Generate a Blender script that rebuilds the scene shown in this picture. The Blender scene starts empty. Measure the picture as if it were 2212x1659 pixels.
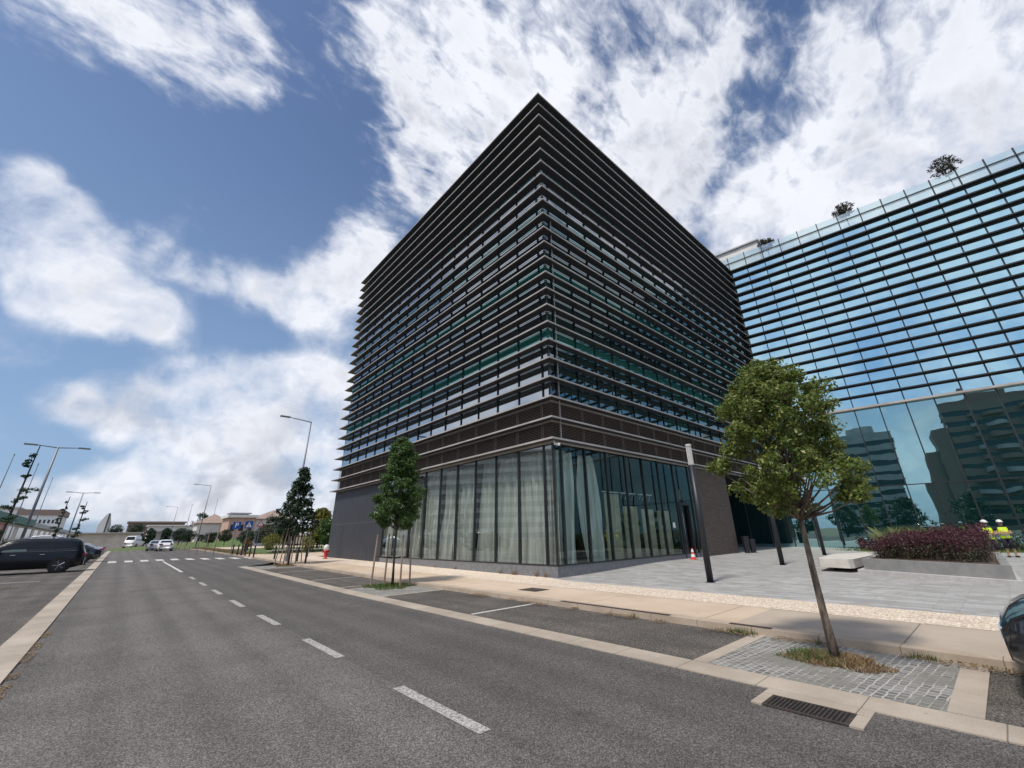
import bpy, math, random
import numpy as np
from mathutils import Vector, Matrix
rnd = random.Random(7)
C = bpy.context.scene.collection
R = math.radians

# ------------------------------------------------------------------ camera
F, CX, CY, W0, H0 = 887.39, 1141.53, 802.93, 2212.0, 1659.0
CAM = np.array([[0.736356041065273, -0.23442956343427307, -0.6346830394572508],
                [-0.6762798433056717, -0.28361160285921383, -0.6798603034904184],
                [-0.020624119984477374, 0.9298425880285565, -0.3673791055071343]])
cd = bpy.data.cameras.new('camera'); cam = bpy.data.objects.new('camera', cd); C.objects.link(cam)
M3 = Matrix([list(r) for r in CAM]).to_4x4(); M3.translation = (0, 0, 1.6); cam.matrix_world = M3
cd.sensor_width = 36; cd.lens = F / W0 * 36; cd.clip_end = 6000; cd.clip_start = .05
cd.shift_x = -(CX - W0 / 2) / W0; cd.shift_y = -(H0 / 2 - CY) / W0
bpy.context.scene.camera = cam

def ray(px, py):
    v = CAM @ np.array([(px - CX) / F, -(py - CY) / F, -1.0]); return v / np.linalg.norm(v)
def rise(y): return .008 * (min(max(y, 15), 80) - 15)
ROAD = -.1
def G(px, py, base=0.0):            # ground point under a photo pixel
    d = ray(px, py); h = base
    for _ in range(30):
        t = (h - 1.6) / d[2]; x, y = d[0] * t, d[1] * t
        h = .5 * h + .5 * (base + rise(y))
    return x, y
def at(px, py, Y):                  # point at distance y = Y
    d = ray(px, py); t = Y / d[1]; return d[0] * t, Y, d[2] * t + 1.6

# ------------------------------------------------------------------ light
SUN_EL, SUN_AZ = 60, -99            # azimuth from +Y, clockwise
sc = bpy.context.scene
wd = bpy.data.worlds.new('World'); sc.world = wd; wd.use_nodes = True
sl = bpy.data.lights.new('sun', 'SUN'); sl.energy = 2.5; sl.angle = R(8); sl.color = (1, .93, .83)
so = bpy.data.objects.new('sun', sl); C.objects.link(so)
sv = Vector((math.sin(R(SUN_AZ)) * math.cos(R(SUN_EL)), math.cos(R(SUN_AZ)) * math.cos(R(SUN_EL)), math.sin(R(SUN_EL))))
so.rotation_euler = sv.to_track_quat('Z', 'Y').to_euler(); so.location = (0, 0, 60)
sc.view_settings.view_transform = 'Standard'; sc.view_settings.look = 'None'
sc.view_settings.exposure = 0.35; sc.view_settings.gamma = 1
try: sc.view_settings.use_curve_mapping = False
except Exception: pass

class NT:
    def __init__(s, tree): s.t = tree; s.n = tree.nodes; s.l = tree.links
    def new(s, typ, **kw):
        n = s.n.new(typ)
        for k, v in kw.items(): setattr(n, k, v)
        return n
    def put(s, sock, v):
        if v is None: return
        if isinstance(v, bpy.types.NodeSocket): s.l.new(v, sock)
        else: sock.default_value = v
    def math(s, op, a, b=None, c=None, clamp=False):
        n = s.new('ShaderNodeMath', operation=op, use_clamp=clamp)
        for i, v in enumerate((a, b, c)): s.put(n.inputs[i], v)
        return n.outputs[0]
    def vmath(s, op, a, b=None, out=0):
        n = s.new('ShaderNodeVectorMath', operation=op)
        s.put(n.inputs[0], a)
        if b is not None: s.put(n.inputs[1], b)
        return n.outputs[out]
    def smooth(s, v, a, b, lo=0.0, hi=1.0, kind='SMOOTHSTEP'):
        n = s.new('ShaderNodeMapRange', interpolation_type=kind)
        for k, x in (('Value', v), ('From Min', a), ('From Max', b), ('To Min', lo), ('To Max', hi)): s.put(n.inputs[k], x)
        return n.outputs[0]
    def mix(s, f, a, b):
        n = s.new('ShaderNodeMix', data_type='RGBA'); s.put(n.inputs[0], f)
        for i, v in ((6, a), (7, b)):
            if not isinstance(v, bpy.types.NodeSocket): v = tuple(v) + (1,) if len(v) == 3 else v
            s.put(n.inputs[i], v)
        return n.outputs[2]
    def noise(s, vec, scale, detail=4, rough=.55, dist=0, out=0):
        n = s.new('ShaderNodeTexNoise'); s.put(n.inputs['Vector'], vec)
        n.inputs['Scale'].default_value = scale; n.inputs['Detail'].default_value = detail
        n.inputs['Roughness'].default_value = rough; n.inputs['Distortion'].default_value = dist
        return n.outputs[out]

# sky: physical sky with clouds laid out by direction
def build_world():
    nt = wd.node_tree; nt.nodes.clear(); N = NT(nt)
    sky = N.new('ShaderNodeTexSky', sky_type='NISHITA', sun_disc=False)
    sky.sun_elevation = R(SUN_EL); sky.sun_rotation = R(SUN_AZ % 360); sky.air_density = 1.0; sky.dust_density = 1.2; sky.ozone_density = 1.6
    geo = N.new('ShaderNodeTexCoord').outputs['Generated']
    nrm = N.vmath('NORMALIZE', geo)
    sep = N.new('ShaderNodeSeparateXYZ'); N.put(sep.inputs[0], nrm)
    zz = N.math('ADD', N.math('MAXIMUM', sep.outputs[2], 0.0), .16)
    cmb = N.new('ShaderNodeCombineXYZ'); N.put(cmb.inputs[0], N.math('DIVIDE', sep.outputs[0], zz)); N.put(cmb.inputs[1], N.math('DIVIDE', sep.outputs[1], zz)); 
    P = cmb.outputs[0]
    mp = N.new('ShaderNodeMapping'); N.put(mp.inputs[0], P); mp.inputs['Rotation'].default_value = (0, 0, R(24)); mp.inputs['Scale'].default_value = (1.0, 1.2, 1)
    big = N.noise(mp.outputs[0], 1.15, 5, .55, .2)
    fine = N.noise(mp.outputs[0], 9, 8, .62, .5)
    puff = N.noise(nrm, 5.5, 9, .56, .3)
    # (px, py, radius px, weight, texture) : positive = cloud, negative = clear blue
    blobs = [(330, 20, 170, .40), (450, 90, 130, .5), (560, 160, 90, .42), (180, 60, 120, .25), (590, 225, 45, .25),
             (860, 40, 130, .30), (830, 160, 110, .22), (960, 90, 140, .40), (1100, 60, 170, .6), (1180, 200, 240, .7), (1350, 100, 190, .62), (1480, 220, 170, .55),
             (1330, 330, 160, .6), (1450, 400, 120, .5), (980, 330, 120, .6), (930, 380, 70, .5), (850, 325, 45, .25), (1000, 420, 60, .3), (1560, 490, 110, .42),
             (1700, 430, 130, .5), (1800, 350, 150, .4), (1900, 200, 200, .36), (2060, 120, 200, .40), (2150, 280, 160, .42), (1850, 60, 150, .3), (1950, 400, 140, .4),
             (1620, 420, 60, .15), (1540, 350, 70, -.40), (1520, 440, 50, -.25), (1700, 230, 90, -.05), (1640, 60, 90, .12), (1740, 130, 110, .14), (1590, 250, 60, -.05),
             (40, 400, 100, .6), (120, 400, 75, .5), (180, 440, 40, .3), (50, 520, 120, .62), (170, 530, 90, .55), (150, 650, 100, .6), (270, 660, 100, .65), (370, 690, 65, .6), (60, 640, 60, .4), (225, 600, 50, .3),
             (250, 470, 50, .22), (310, 520, 50, .24), (370, 560, 50, .26), (440, 590, 60, .30), (520, 610, 70, .32), (580, 650, 60, .28), (640, 600, 90, .36), (740, 560, 100, .45), (690, 650, 80, .42), (640, 690, 50, .3), (780, 520, 60, .3), (360, 510, 60, .15), (480, 740, 110, -.25), (600, 500, 110, -.2), (390, 770, 35, .2),
             (140, 870, 70, .5), (250, 880, 90, .6), (380, 850, 90, .42), (520, 830, 100, .5), (640, 830, 80, .45), (720, 860, 90, .6), (620, 920, 140, .65), (440, 960, 120, .5),
             (280, 970, 70, .25), (560, 1040, 150, .65), (380, 1060, 110, .6), (200, 1060, 70, .45), (100, 1070, 60, .45), (20, 1060, 60, .4), (700, 1020, 120, .6), (300, 1100, 110, .5),
             (700, 250, 150, -.3), (500, 380, 200, -.35), (650, 440, 130, -.3), (250, 250, 190, -.3), (40, 250, 160, -.3), (820, 560, 60, .2), (200, 780, 110, -.3), (550, 730, 90, -.25), (60, 850, 70, -.2),
             (120, 960, 80, -.2), (250, 1010, 50, -.1)]
    acc = None
    for px, py, r, wt in blobs:
        c = ray(px, py); e = ray(px + r, py); cosr = float(c @ e)
        d = N.vmath('DOT_PRODUCT', nrm, tuple(c), out=1)
        k = math.cos(min(1.5 * math.acos(cosr), 1.4))
        v = N.smooth(d, k, 1.0, 0.0, wt)
        acc = v if acc is None else N.math('ADD', acc, v)
    for dv, deg, wt in (((-.58, .42, .70), 22, .62), ((-.30, .30, .9), 16, .4), ((.62, -.50, .60), 24, .6), ((-.9, -.22, .36), 24, .12), ((-.92, .12, .30), 12, .2), ((.8, -.55, .25), 18, .4), ((-.68, .66, .30), 17, .5)):
        dv = np.array(dv) / np.linalg.norm(dv)
        acc = N.math('ADD', acc, N.smooth(N.vmath('DOT_PRODUCT', nrm, tuple(dv), out=1), math.cos(R(deg * 1.4)), 1.0, 0.0, wt))
    acc = N.math('MINIMUM', N.math('MULTIPLY', acc, .95), .62)
    # behind the camera: scattered cloud everywhere
    ax = ray(1106, 600)
    back = N.smooth(N.vmath('DOT_PRODUCT', nrm, tuple(ax), out=1), .15, -.3, 0.0, .30)
    mp2 = N.new('ShaderNodeMapping'); N.put(mp2.inputs[0], P); mp2.inputs['Rotation'].default_value = (0, 0, R(-38)); mp2.inputs['Scale'].default_value = (1.0, 2.1, 1)
    rip = N.noise(mp2.outputs[0], 15, 4, .55, .6)
    n = N.math('ADD', N.math('ADD', N.math('MULTIPLY', N.math('SUBTRACT', fine, .5), N.smooth(sep.outputs[2], .35, .75, .0, .9)), N.math('MULTIPLY', N.math('SUBTRACT', N.noise(nrm, 19, 8, .60, .35), .5), .8)), N.math('MULTIPLY', N.math('SUBTRACT', puff, .5), 1.5))
    n = N.math('ADD', n, N.math('MULTIPLY', N.math('SUBTRACT', big, .5), .7))
    n = N.math('ADD', n, N.math('MULTIPLY', N.math('SUBTRACT', rip, .5), N.smooth(sep.outputs[2], .45, .8, .0, 1.25)))
    cov = N.math('ADD', N.math('ADD', acc, back), n)
    dens = N.math('POWER', N.smooth(cov, .02, .68, kind='LINEAR'), 1.25)
    veil = N.smooth(cov, -.15, .40, 0, .20)
    dens = N.math('MAXIMUM', dens, veil)
    thick = N.smooth(cov, .35, 1.0)
    shade = N.noise(nrm, 3.1, 5, .5)
    up_ = N.noise(N.vmath('ADD', nrm, (-.02, .0, .045)), 5.5, 5, .56, .3)
    here = N.noise(nrm, 5.5, 5, .56, .3)
    lit = N.smooth(N.math('SUBTRACT', up_, here), -.06, .09)
    gr = N.math('MULTIPLY', thick, N.math('MULTIPLY_ADD', lit, .60, N.smooth(shade, .30, .68, -.05, .42), clamp=True))
    lowg = N.smooth(sep.outputs[2], .42, .10, 0, .95)
    gr = N.math('MAXIMUM', gr, N.math('MULTIPLY', lowg, N.smooth(N.noise(nrm, 7.5, 6, .55, .4), .40, .66)))
    cl = N.mix(gr, (.72, .74, .80), (.42, .44, .50))
    hs = N.new('ShaderNodeHueSaturation'); N.put(hs.inputs['Color'], sky.outputs[0]); hs.inputs['Saturation'].default_value = 1.0
    vm = N.vmath('SCALE', hs.outputs[0]); vm.node.inputs['Scale'].default_value = SKYK
    skc = N.vmath('MULTIPLY', vm, (.84, .92, 1.05))
    flat = N.mix(N.smooth(sep.outputs[2], .9, .0, 0.0, .65), skc, (.24, .36, .54))
    col = N.mix(dens, flat, cl)
    bg = N.new('ShaderNodeBackground'); sc_ = N.vmath('SCALE', col); sc_.node.inputs['Scale'].default_value = 10.0
    N.put(bg.inputs[0], sc_); bg.inputs[1].default_value = .1
    out = N.new('ShaderNodeOutputWorld'); N.l.new(bg.outputs[0], out.inputs[0])
SKYK = .092
build_world()

# ------------------------------------------------------------------ mesh helpers
class MB:
    def __init__(s): s.v = []; s.f = []; s.m = []
    def poly(s, pts, mi=0):
        b = len(s.v); s.v += [tuple(p) for p in pts]; s.f.append(tuple(range(b, b + len(pts)))); s.m.append(mi); return s
    def box(s, x0, x1, y0, y1, z0, z1, mi=0, fr=None):
        b = len(s.v)
        ps = [(x, y, z) for z in (z0, z1) for y in (y0, y1) for x in (x0, x1)]
        if fr: ps = [fr(p) for p in ps]
        s.v += ps
        for q in ((0, 2, 3, 1), (4, 5, 7, 6), (0, 1, 5, 4), (2, 6, 7, 3), (0, 4, 6, 2), (1, 3, 7, 5)):
            s.f.append(tuple(b + i for i in q)); s.m.append(mi)
        return s
    def prism(s, poly, z0, z1, mi=0, topmi=None):
        n = len(poly); b = len(s.v)
        zz0 = z0 if callable(z0) else (lambda x, y: z0); zz1 = z1 if callable(z1) else (lambda x, y: z1)
        s.v += [(x, y, zz0(x, y)) for x, y in poly] + [(x, y, zz1(x, y)) for x, y in poly]
        s.f.append(tuple(b + i for i in reversed(range(n)))); s.m.append(mi)
        s.f.append(tuple(b + n + i for i in range(n))); s.m.append(mi if topmi is None else topmi)
        for i in range(n):
            j = (i + 1) % n; s.f.append((b + i, b + j, b + n + j, b + n + i)); s.m.append(mi)
        return s
    def tube(s, pts, rad, n=8, mi=0, cap=True, flat=1.0, up=(0, 0, 1)):
        pts = [Vector(p) for p in pts]; b = len(s.v); k = len(pts)
        if not hasattr(rad, '__len__'): rad = [rad] * k
        for i, p in enumerate(pts):
            d = (pts[min(i + 1, k - 1)] - pts[max(i - 1, 0)]).normalized()
            a = d.cross(Vector(up))
            if a.length < 1e-3: a = d.cross(Vector((1, 0, 0)))
            a.normalize(); c = d.cross(a).normalized()
            for j in range(n):
                t = 2 * math.pi * j / n
                s.v.append(tuple(p + (a * math.cos(t) + c * math.sin(t) * flat) * rad[i]))
        for i in range(k - 1):
            for j in range(n):
                q = (j + 1) % n; s.f.append((b + i * n + j, b + i * n + q, b + (i + 1) * n + q, b + (i + 1) * n + j)); s.m.append(mi)
        if cap:
            s.f.append(tuple(b + j for j in reversed(range(n)))); s.m.append(mi)
            s.f.append(tuple(b + (k - 1) * n + j for j in range(n))); s.m.append(mi)
        return s
    def ball(s, c, r, n=10, m=7, mi=0, zmin=-1):
        b = len(s.v); rx, ry, rz = (r, r, r) if not hasattr(r, '__len__') else r
        for i in range(m + 1):
            ph = math.pi * i / m
            zz = max(math.cos(ph), zmin)
            for j in range(n):
                t = 2 * math.pi * j / n; s.v.append((c[0] + rx * math.sin(ph) * math.cos(t), c[1] + ry * math.sin(ph) * math.sin(t), c[2] + rz * zz))
        for i in range(m):
            for j in range(n):
                q = (j + 1) % n; s.f.append((b + i * n + j, b + (i + 1) * n + j, b + (i + 1) * n + q, b + i * n + q)); s.m.append(mi)
        return s
    def grid(s, fn, nu, nv, mi=0):
        b = len(s.v)
        for i in range(nu + 1):
            for j in range(nv + 1): s.v.append(tuple(fn(i / nu, j / nv)))
        for i in range(nu):
            for j in range(nv):
                a = b + i * (nv + 1) + j; s.f.append((a, a + nv + 1, a + nv + 2, a + 1)); s.m.append(mi)
        return s
    def build(s, name, mats, parent=None, smooth=False, **tags):
        me = bpy.data.meshes.new(name); me.from_pydata(s.v, [], s.f)
        for m in (mats if isinstance(mats, (list, tuple)) else [mats]): me.materials.append(m)
        if any(s.m): me.polygons.foreach_set('material_index', s.m)
        if smooth: me.polygons.foreach_set('use_smooth', [True] * len(s.f))
        me.update()
        o = bpy.data.objects.new(name, me); C.objects.link(o)
        if parent: o.parent = parent; o.matrix_parent_inverse = Matrix.Identity(4)
        tag(o, **tags); return o

def tag(o, label=None, cat=None, group=None, kind=None):
    if label: o['label'] = label
    if cat: o['category'] = cat
    if group: o['group'] = group
    if kind: o['kind'] = kind
    return o
def thing(name, label, cat, loc=(0, 0, 0), rz=0, group=None):
    o = bpy.data.objects.new(name, None); C.objects.link(o); o.location = loc; o.rotation_euler = (0, 0, rz)
    o.empty_display_size = .2
    return tag(o, label, cat, group)
def copy_tree(o, loc=None, rz=None, label=None, parent=None, scale=None):
    c = o.copy(); C.objects.link(c); c.parent = parent
    for ch in [x for x in bpy.data.objects if x.parent == o]: copy_tree(ch, parent=c)
    if loc is not None: c.location = loc
    if rz is not None: c.rotation_euler = (0, 0, rz)
    if scale is not None: c.scale = (scale,) * 3 if not hasattr(scale, '__len__') else scale
    if label: c['label'] = label
    return c

# ------------------------------------------------------------------ materials
def mat(name, col=(.5, .5, .5), rough=.6, metal=0, spec=.5, fn=None, bump=None, **kw):
    m = bpy.data.materials.new(name); m.use_nodes = True; N = NT(m.node_tree)
    b = N.n['Principled BSDF']; b.inputs['Base Color'].default_value = tuple(col) + (1,)
    b.inputs['Roughness'].default_value = rough; b.inputs['Metallic'].default_value = metal; b.inputs['Specular IOR Level'].default_value = spec
    for k, v in kw.items(): b.inputs[k.replace('_', ' ')].default_value = v
    if fn: fn(N, b)
    return m
def obj_co(N): return N.new('ShaderNodeTexCoord').outputs['Object']
def pos(N): return N.new('ShaderNodeNewGeometry').outputs['Position']
def island(N): return N.new('ShaderNodeNewGeometry').outputs['Random Per Island']
def mapping(N, v, sc=(1, 1, 1), rot=(0, 0, 0)):
    m = N.new('ShaderNodeMapping'); N.put(m.inputs[0], v); m.inputs['Scale'].default_value = sc; m.inputs['Rotation'].default_value = rot; return m.outputs[0]
def bump(N, b, h, dist=.01, st=.5):
    n = N.new('ShaderNodeBump'); N.put(n.inputs['Height'], h); n.inputs['Distance'].default_value = dist; n.inputs['Strength'].default_value = st
    N.l.new(n.outputs[0], b.inputs['Normal'])
def tint(c0, c1, scale=3, detail=5, rough=.6, sc=(1, 1, 1), lo=.3, hi=.7, bmp=0, bscale=40, rot=(0, 0, 0)):
    def fn(N, b):
        p = mapping(N, pos(N), sc, rot)
        v = N.smooth(N.noise(p, scale, detail, rough), lo, hi)
        N.put(b.inputs['Base Color'], N.mix(v, c0, c1))
        if bmp: bump(N, b, N.noise(pos(N), bscale, 4, .6), bmp, .6)
    return fn
def leafy(c0, c1, c2, trans=.25):
    def fn(N, b):
        r = island(N)
        a = N.mix(N.smooth(r, 0, .75), c0, c1)
        N.put(b.inputs['Base Color'], N.mix(N.smooth(r, .80, .97), a, c2))
        tr = N.new('ShaderNodeBsdfTranslucent'); N.put(tr.inputs[0], N.mix(r, c1, c2))
        mx = N.new('ShaderNodeMixShader'); mx.inputs[0].default_value = trans
        N.l.new(b.outputs[0], mx.inputs[1]); N.l.new(tr.outputs[0], mx.inputs[2])
        N.l.new(mx.outputs[0], N.n['Material Output'].inputs[0])
    return fn

def asphalt(c0, c1, speck=1.0):
    def fn(N, b):
        p = pos(N)
        v = N.new('ShaderNodeTexVoronoi'); N.put(v.inputs['Vector'], p); v.inputs['Scale'].default_value = 110
        cr = N.new('ShaderNodeSeparateColor'); N.l.new(v.outputs['Color'], cr.inputs[0])
        st = N.smooth(cr.outputs[0], .25, 1.0, .45, 1.9)
        v2 = N.noise(p, 38, 3, .7)
        big = N.smooth(N.noise(p, .55, 4, .6), .3, .7)
        streak = N.noise(mapping(N, p, (2.4, .10, 1)), 1.0, 4, .6)
        base = N.mix(N.math('MULTIPLY_ADD', streak, 1.0, N.math('SUBTRACT', N.math('MULTIPLY', big, .6), .25), clamp=True), c0, c1)
        sx = N.new('ShaderNodeSeparateXYZ'); N.put(sx.inputs[0], p)
        tr1 = N.math('ABSOLUTE', N.math('SUBTRACT', N.math('PINGPONG', N.math('ADD', sx.outputs[0], N.math('MULTIPLY', streak, .25)), .85), .42))
        base = N.mix(N.smooth(tr1, .02, .36, .24, 0), base, (.05, .047, .045))
        ck = N.new('ShaderNodeTexVoronoi', feature='DISTANCE_TO_EDGE'); N.put(ck.inputs['Vector'], N.vmath('ADD', p, N.vmath('SCALE', N.noise(p, 1.6, 4, .6, out=1)))); ck.inputs['Scale'].default_value = .22
        base = N.mix(N.math('MULTIPLY', N.smooth(ck.outputs[0], .0, .0035, .6, 0), N.smooth(N.noise(p, .35, 2, .5), .48, .58)), base, (.03, .028, .027))
        sp = N.smooth(N.noise(p, 1.9, 3, .5), .70, .78, 0, .45)
        base = N.mix(sp, base, (.045, .042, .040))
        f = N.math('MULTIPLY', st, N.smooth(v2, .3, .7, .70, 1.30))
        f = N.math('ADD', N.math('MULTIPLY', N.math('SUBTRACT', f, 1), speck), 1)
        s = N.vmath('SCALE', base); N.put(s.node.inputs['Scale'], f)
        N.put(b.inputs['Base Color'], s)
        bump(N, b, cr.outputs[1], .006, .55)
    return fn
def setts(cols, joint, scale, rot=0, mort=.03, w=.5, h=.25, off=.5, dirt=None, bmp=.004, wobble=.025):
    def fn(N, b):
        p = mapping(N, pos(N), (1, 1, 1), (0, 0, rot))
        wob = N.vmath('ADD', p, N.vmath('MULTIPLY', N.vmath('SUBTRACT', N.noise(p, 6, 3, .5, out=1), (.5, .5, .5)), (wobble, wobble, 0)))
        t = N.new('ShaderNodeTexBrick'); N.put(t.inputs['Vector'], wob); t.offset = off
        t.inputs['Scale'].default_value = scale; t.inputs['Mortar Size'].default_value = mort; t.inputs['Brick Width'].default_value = w; t.inputs['Row Height'].default_value = h
        t.inputs['Mortar Smooth'].default_value = .3; t.inputs['Bias'].default_value = 0
        t.inputs['Color1'].default_value = tuple(cols[0]) + (1,); t.inputs['Color2'].default_value = tuple(cols[1]) + (1,); t.inputs['Mortar'].default_value = tuple(joint) + (1,)
        c = t.outputs[0]
        g = N.smooth(N.noise(pos(N), 30, 4, .7), .25, .75, .82, 1.15)
        s = N.vmath('SCALE', c); N.put(s.node.inputs['Scale'], g); c = s
        if dirt: c = N.mix(N.smooth(N.noise(pos(N), 1.6, 5, .65), .46, .62, 0, .85), c, N.mix(N.noise(pos(N), 40, 3, .6), dirt, (.26, .25, .22)))
        N.put(b.inputs['Base Color'], c); bump(N, b, t.outputs[1], -bmp, .7)
    return fn
def cobble(c0, c1, joint, scale):
    def fn(N, b):
        p = pos(N)
        v = N.new('ShaderNodeTexVoronoi'); N.put(v.inputs['Vector'], p); v.inputs['Scale'].default_value = scale; v.inputs['Randomness'].default_value = .75
        e = N.new('ShaderNodeTexVoronoi', feature='DISTANCE_TO_EDGE'); N.put(e.inputs['Vector'], p); e.inputs['Scale'].default_value = scale; e.inputs['Randomness'].default_value = .75
        cr = N.new('ShaderNodeSeparateColor'); N.l.new(v.outputs['Color'], cr.inputs[0])
        c = N.mix(cr.outputs[0], c0, c1)
        j = N.smooth(e.outputs[0], .02, .09)
        c = N.mix(N.smooth(N.noise(p, 1.1, 5, .6), .5, .8, 0, .35), c, (.42, .33, .24))
        N.put(b.inputs['Base Color'], N.mix(j, joint, c)); bump(N, b, j, .006, .6)
    return fn
def concrete(c0, c1, joint=None, sc=.7):
    def fn(N, b):
        p = pos(N)
        v = N.smooth(N.noise(p, sc, 6, .65), .3, .7)
        c = N.mix(v, c0, c1)
        g = N.smooth(N.noise(p, 60, 3, .7), .2, .8, .88, 1.10)
        s = N.vmath('SCALE', c); N.put(s.node.inputs['Scale'], g); c = s
        c = N.mix(N.smooth(N.noise(mapping(N, p, (1, .25, 1)), 2.2, 6, .7), .56, .8, 0, .35), c, (c0[0] * .55, c0[1] * .52, c0[2] * .5))
        if joint:
            se = N.new('ShaderNodeSeparateXYZ'); N.put(se.inputs[0], p)
            w = N.math('ABSOLUTE', N.math('SUBTRACT', N.math('FRACT', N.math('DIVIDE', se.outputs[1], joint)), .5))
            c = N.mix(N.smooth(w, .011 / (joint ** .5), .0, 0, .85), c, (.10, .085, .07)); c = N.mix(N.smooth(N.noise(p, 5.5, 4, .65), .66, .74, 0, .45), c, (.16, .135, .11))
        N.put(b.inputs['Base Color'], c); bump(N, b, N.noise(p, 90, 4, .6), .002, .5)
    return fn

def schlick(N):
    lw = N.new('ShaderNodeLayerWeight'); lw.inputs[0].default_value = .5
    return N.math('MULTIPLY_ADD', N.math('POWER', lw.outputs[1], 4.0), .96, .03)
def glass_mat(name, tintc, body, refl, rough=.01, wave=.0, rand=0.0, body2=None):
    """coated facade glass: dark coloured body under a mirror coat"""
    m = bpy.data.materials.new(name); m.use_nodes = True; N = NT(m.node_tree); N.n.remove(N.n['Principled BSDF'])
    d = N.new('ShaderNodeBsdfDiffuse'); g = N.new('ShaderNodeBsdfGlossy'); g.inputs['Roughness'].default_value = rough
    g.inputs['Color'].default_value = tuple(tintc) + (1,)
    if body2: N.put(d.inputs[0], N.mix(N.smooth(island(N), .45, .9), body, body2))
    else: d.inputs[0].default_value = tuple(body) + (1,)
    f = N.math('MULTIPLY_ADD', schlick(N), 1 - refl, refl, clamp=True)
    mx = N.new('ShaderNodeMixShader'); N.put(mx.inputs[0], f); N.l.new(d.outputs[0], mx.inputs[1]); N.l.new(g.outputs[0], mx.inputs[2])
    N.l.new(mx.outputs[0], N.n['Material Output'].inputs[0])
    if wave:
        n = N.new('ShaderNodeBump'); n.inputs['Distance'].default_value = wave; n.inputs['Strength'].default_value = .35
        N.put(n.inputs['Height'], N.noise(pos(N), .7, 1, .4)); N.l.new(n.outputs[0], g.inputs['Normal'])
    return m
def clear_glass(name, tintc, refl=.10, fres=.5, wave=0.0):
    m = bpy.data.materials.new(name); m.use_nodes = True; N = NT(m.node_tree); N.n.remove(N.n['Principled BSDF'])
    t = N.new('ShaderNodeBsdfTransparent'); t.inputs[0].default_value = tuple(tintc) + (1,)
    g = N.new('ShaderNodeBsdfGlossy'); g.inputs['Roughness'].default_value = .005; g.inputs['Color'].default_value = (.95, 1, .98, 1)
    f = N.math('MULTIPLY_ADD', schlick(N), fres, refl, clamp=True)
    mx = N.new('ShaderNodeMixShader'); N.put(mx.inputs[0], f); N.l.new(t.outputs[0], mx.inputs[1]); N.l.new(g.outputs[0], mx.inputs[2])
    N.l.new(mx.outputs[0], N.n['Material Output'].inputs[0])
    if wave:
        n = N.new('ShaderNodeBump'); n.inputs['Distance'].default_value = wave; n.inputs['Strength'].default_value = .35
        N.put(n.inputs['Height'], N.noise(pos(N), .6, 1, .4)); N.l.new(n.outputs[0], g.inputs['Normal'])
    return m

M = {}
M['road'] = mat('road_asphalt', rough=.9, spec=.3, fn=asphalt((.110, .102, .095), (.172, .160, .150), .85))
M['lane'] = mat('lane_asphalt', rough=.9, spec=.3, fn=asphalt((.090, .084, .079), (.132, .122, .115), .8))
M['bay'] = mat('bay_asphalt', rough=.92, spec=.3, fn=asphalt((.075, .067, .060), (.15, .135, .12), 1.0))
M['ground'] = mat('ground_mat', rough=.95, fn=tint((.10, .10, .06), (.22, .18, .12), .3))
M['paint'] = mat('road_paint', rough=.8, fn=lambda N, b: N.put(b.inputs['Base Color'], N.mix(N.smooth(N.noise(pos(N), 38, 5, .8), .42, .60), (.50, .49, .46), (.14, .13, .125))))
M['paint2'] = mat('road_paint_worn', rough=.8, fn=lambda N, b: N.put(b.inputs['Base Color'], N.mix(N.smooth(N.noise(pos(N), 20, 5, .7), .45, .7), (.62, .60, .56), (.25, .23, .21))))
M['strip'] = mat('kerb_strip', rough=.85, fn=concrete((.33, .28, .225), (.47, .405, .335), 1.0))
M['kerb'] = mat('kerb_stone', rough=.85, fn=concrete((.36, .29, .22), (.50, .41, .325), 1.0))
M['walk'] = mat('sidewalk_concrete', rough=.85, fn=concrete((.48, .375, .27), (.62, .495, .38), 3.0, .35))
M['walk2'] = mat('sidewalk_grey_concrete', rough=.85, fn=concrete((.38, .315, .25), (.48, .405, .325), 3.0, .35))
M['cobble'] = mat('cream_cobble', rough=.8, fn=cobble((.66, .55, .44), (.86, .76, .64), (.40, .30, .21), 15))
M['plaza'] = mat('plaza_stone', rough=.75, fn=setts([(.30, .30, .295), (.50, .495, .48)], (.24, .235, .225), 1.0, rot=R(90), mort=.008, w=1.1, h=.11, off=.37, dirt=(.33, .325, .31)))
M['pit'] = mat('granite_setts', rough=.85, fn=setts([(.12, .12, .12), (.26, .26, .25)], (.42, .40, .36), 1.0, rot=R(4), mort=.011, w=.105, h=.092, dirt=(.14, .14, .12), bmp=.012, wobble=.05))
M['granite'] = mat('plinth_granite', rough=.5, fn=tint((.14, .145, .155), (.20, .205, .22), 6, bmp=.001, bscale=100))
M['slate'] = mat('slate_cladding', rough=.6, fn=lambda N, b: N.put(b.inputs['Base Color'], N.mix(N.smooth(N.noise(mapping(N, pos(N), (1, 7, .35)), 2.2, 5, .6), .3, .75), (.026, .029, .037), (.058, .062, .076))))
M['brick'] = mat('brown_slat_brick', rough=.7, fn=lambda N, b: N.put(b.inputs['Base Color'], N.mix(N.smooth(N.noise(mapping(N, pos(N), (1, 1, 9)), 2.5, 4, .6), .3, .7), (.115, .085, .068), (.19, .145, .12))))
M['bronze'] = mat('bronze_fin', (.040, .040, .046), .45, .0, .5)
M['finedge'] = mat('fin_nosing', (.42, .38, .35), .45, .1, fn=tint((.36, .34, .325), (.50, .475, .455), .8))
M['louvre'] = mat('brown_louvre', (.24, .18, .145), .5)
M['mull'] = mat('dark_mullion', (.02, .022, .025), .4)
M['frame'] = mat('steel_frame', (.16, .165, .17), .4, .3)
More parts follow.
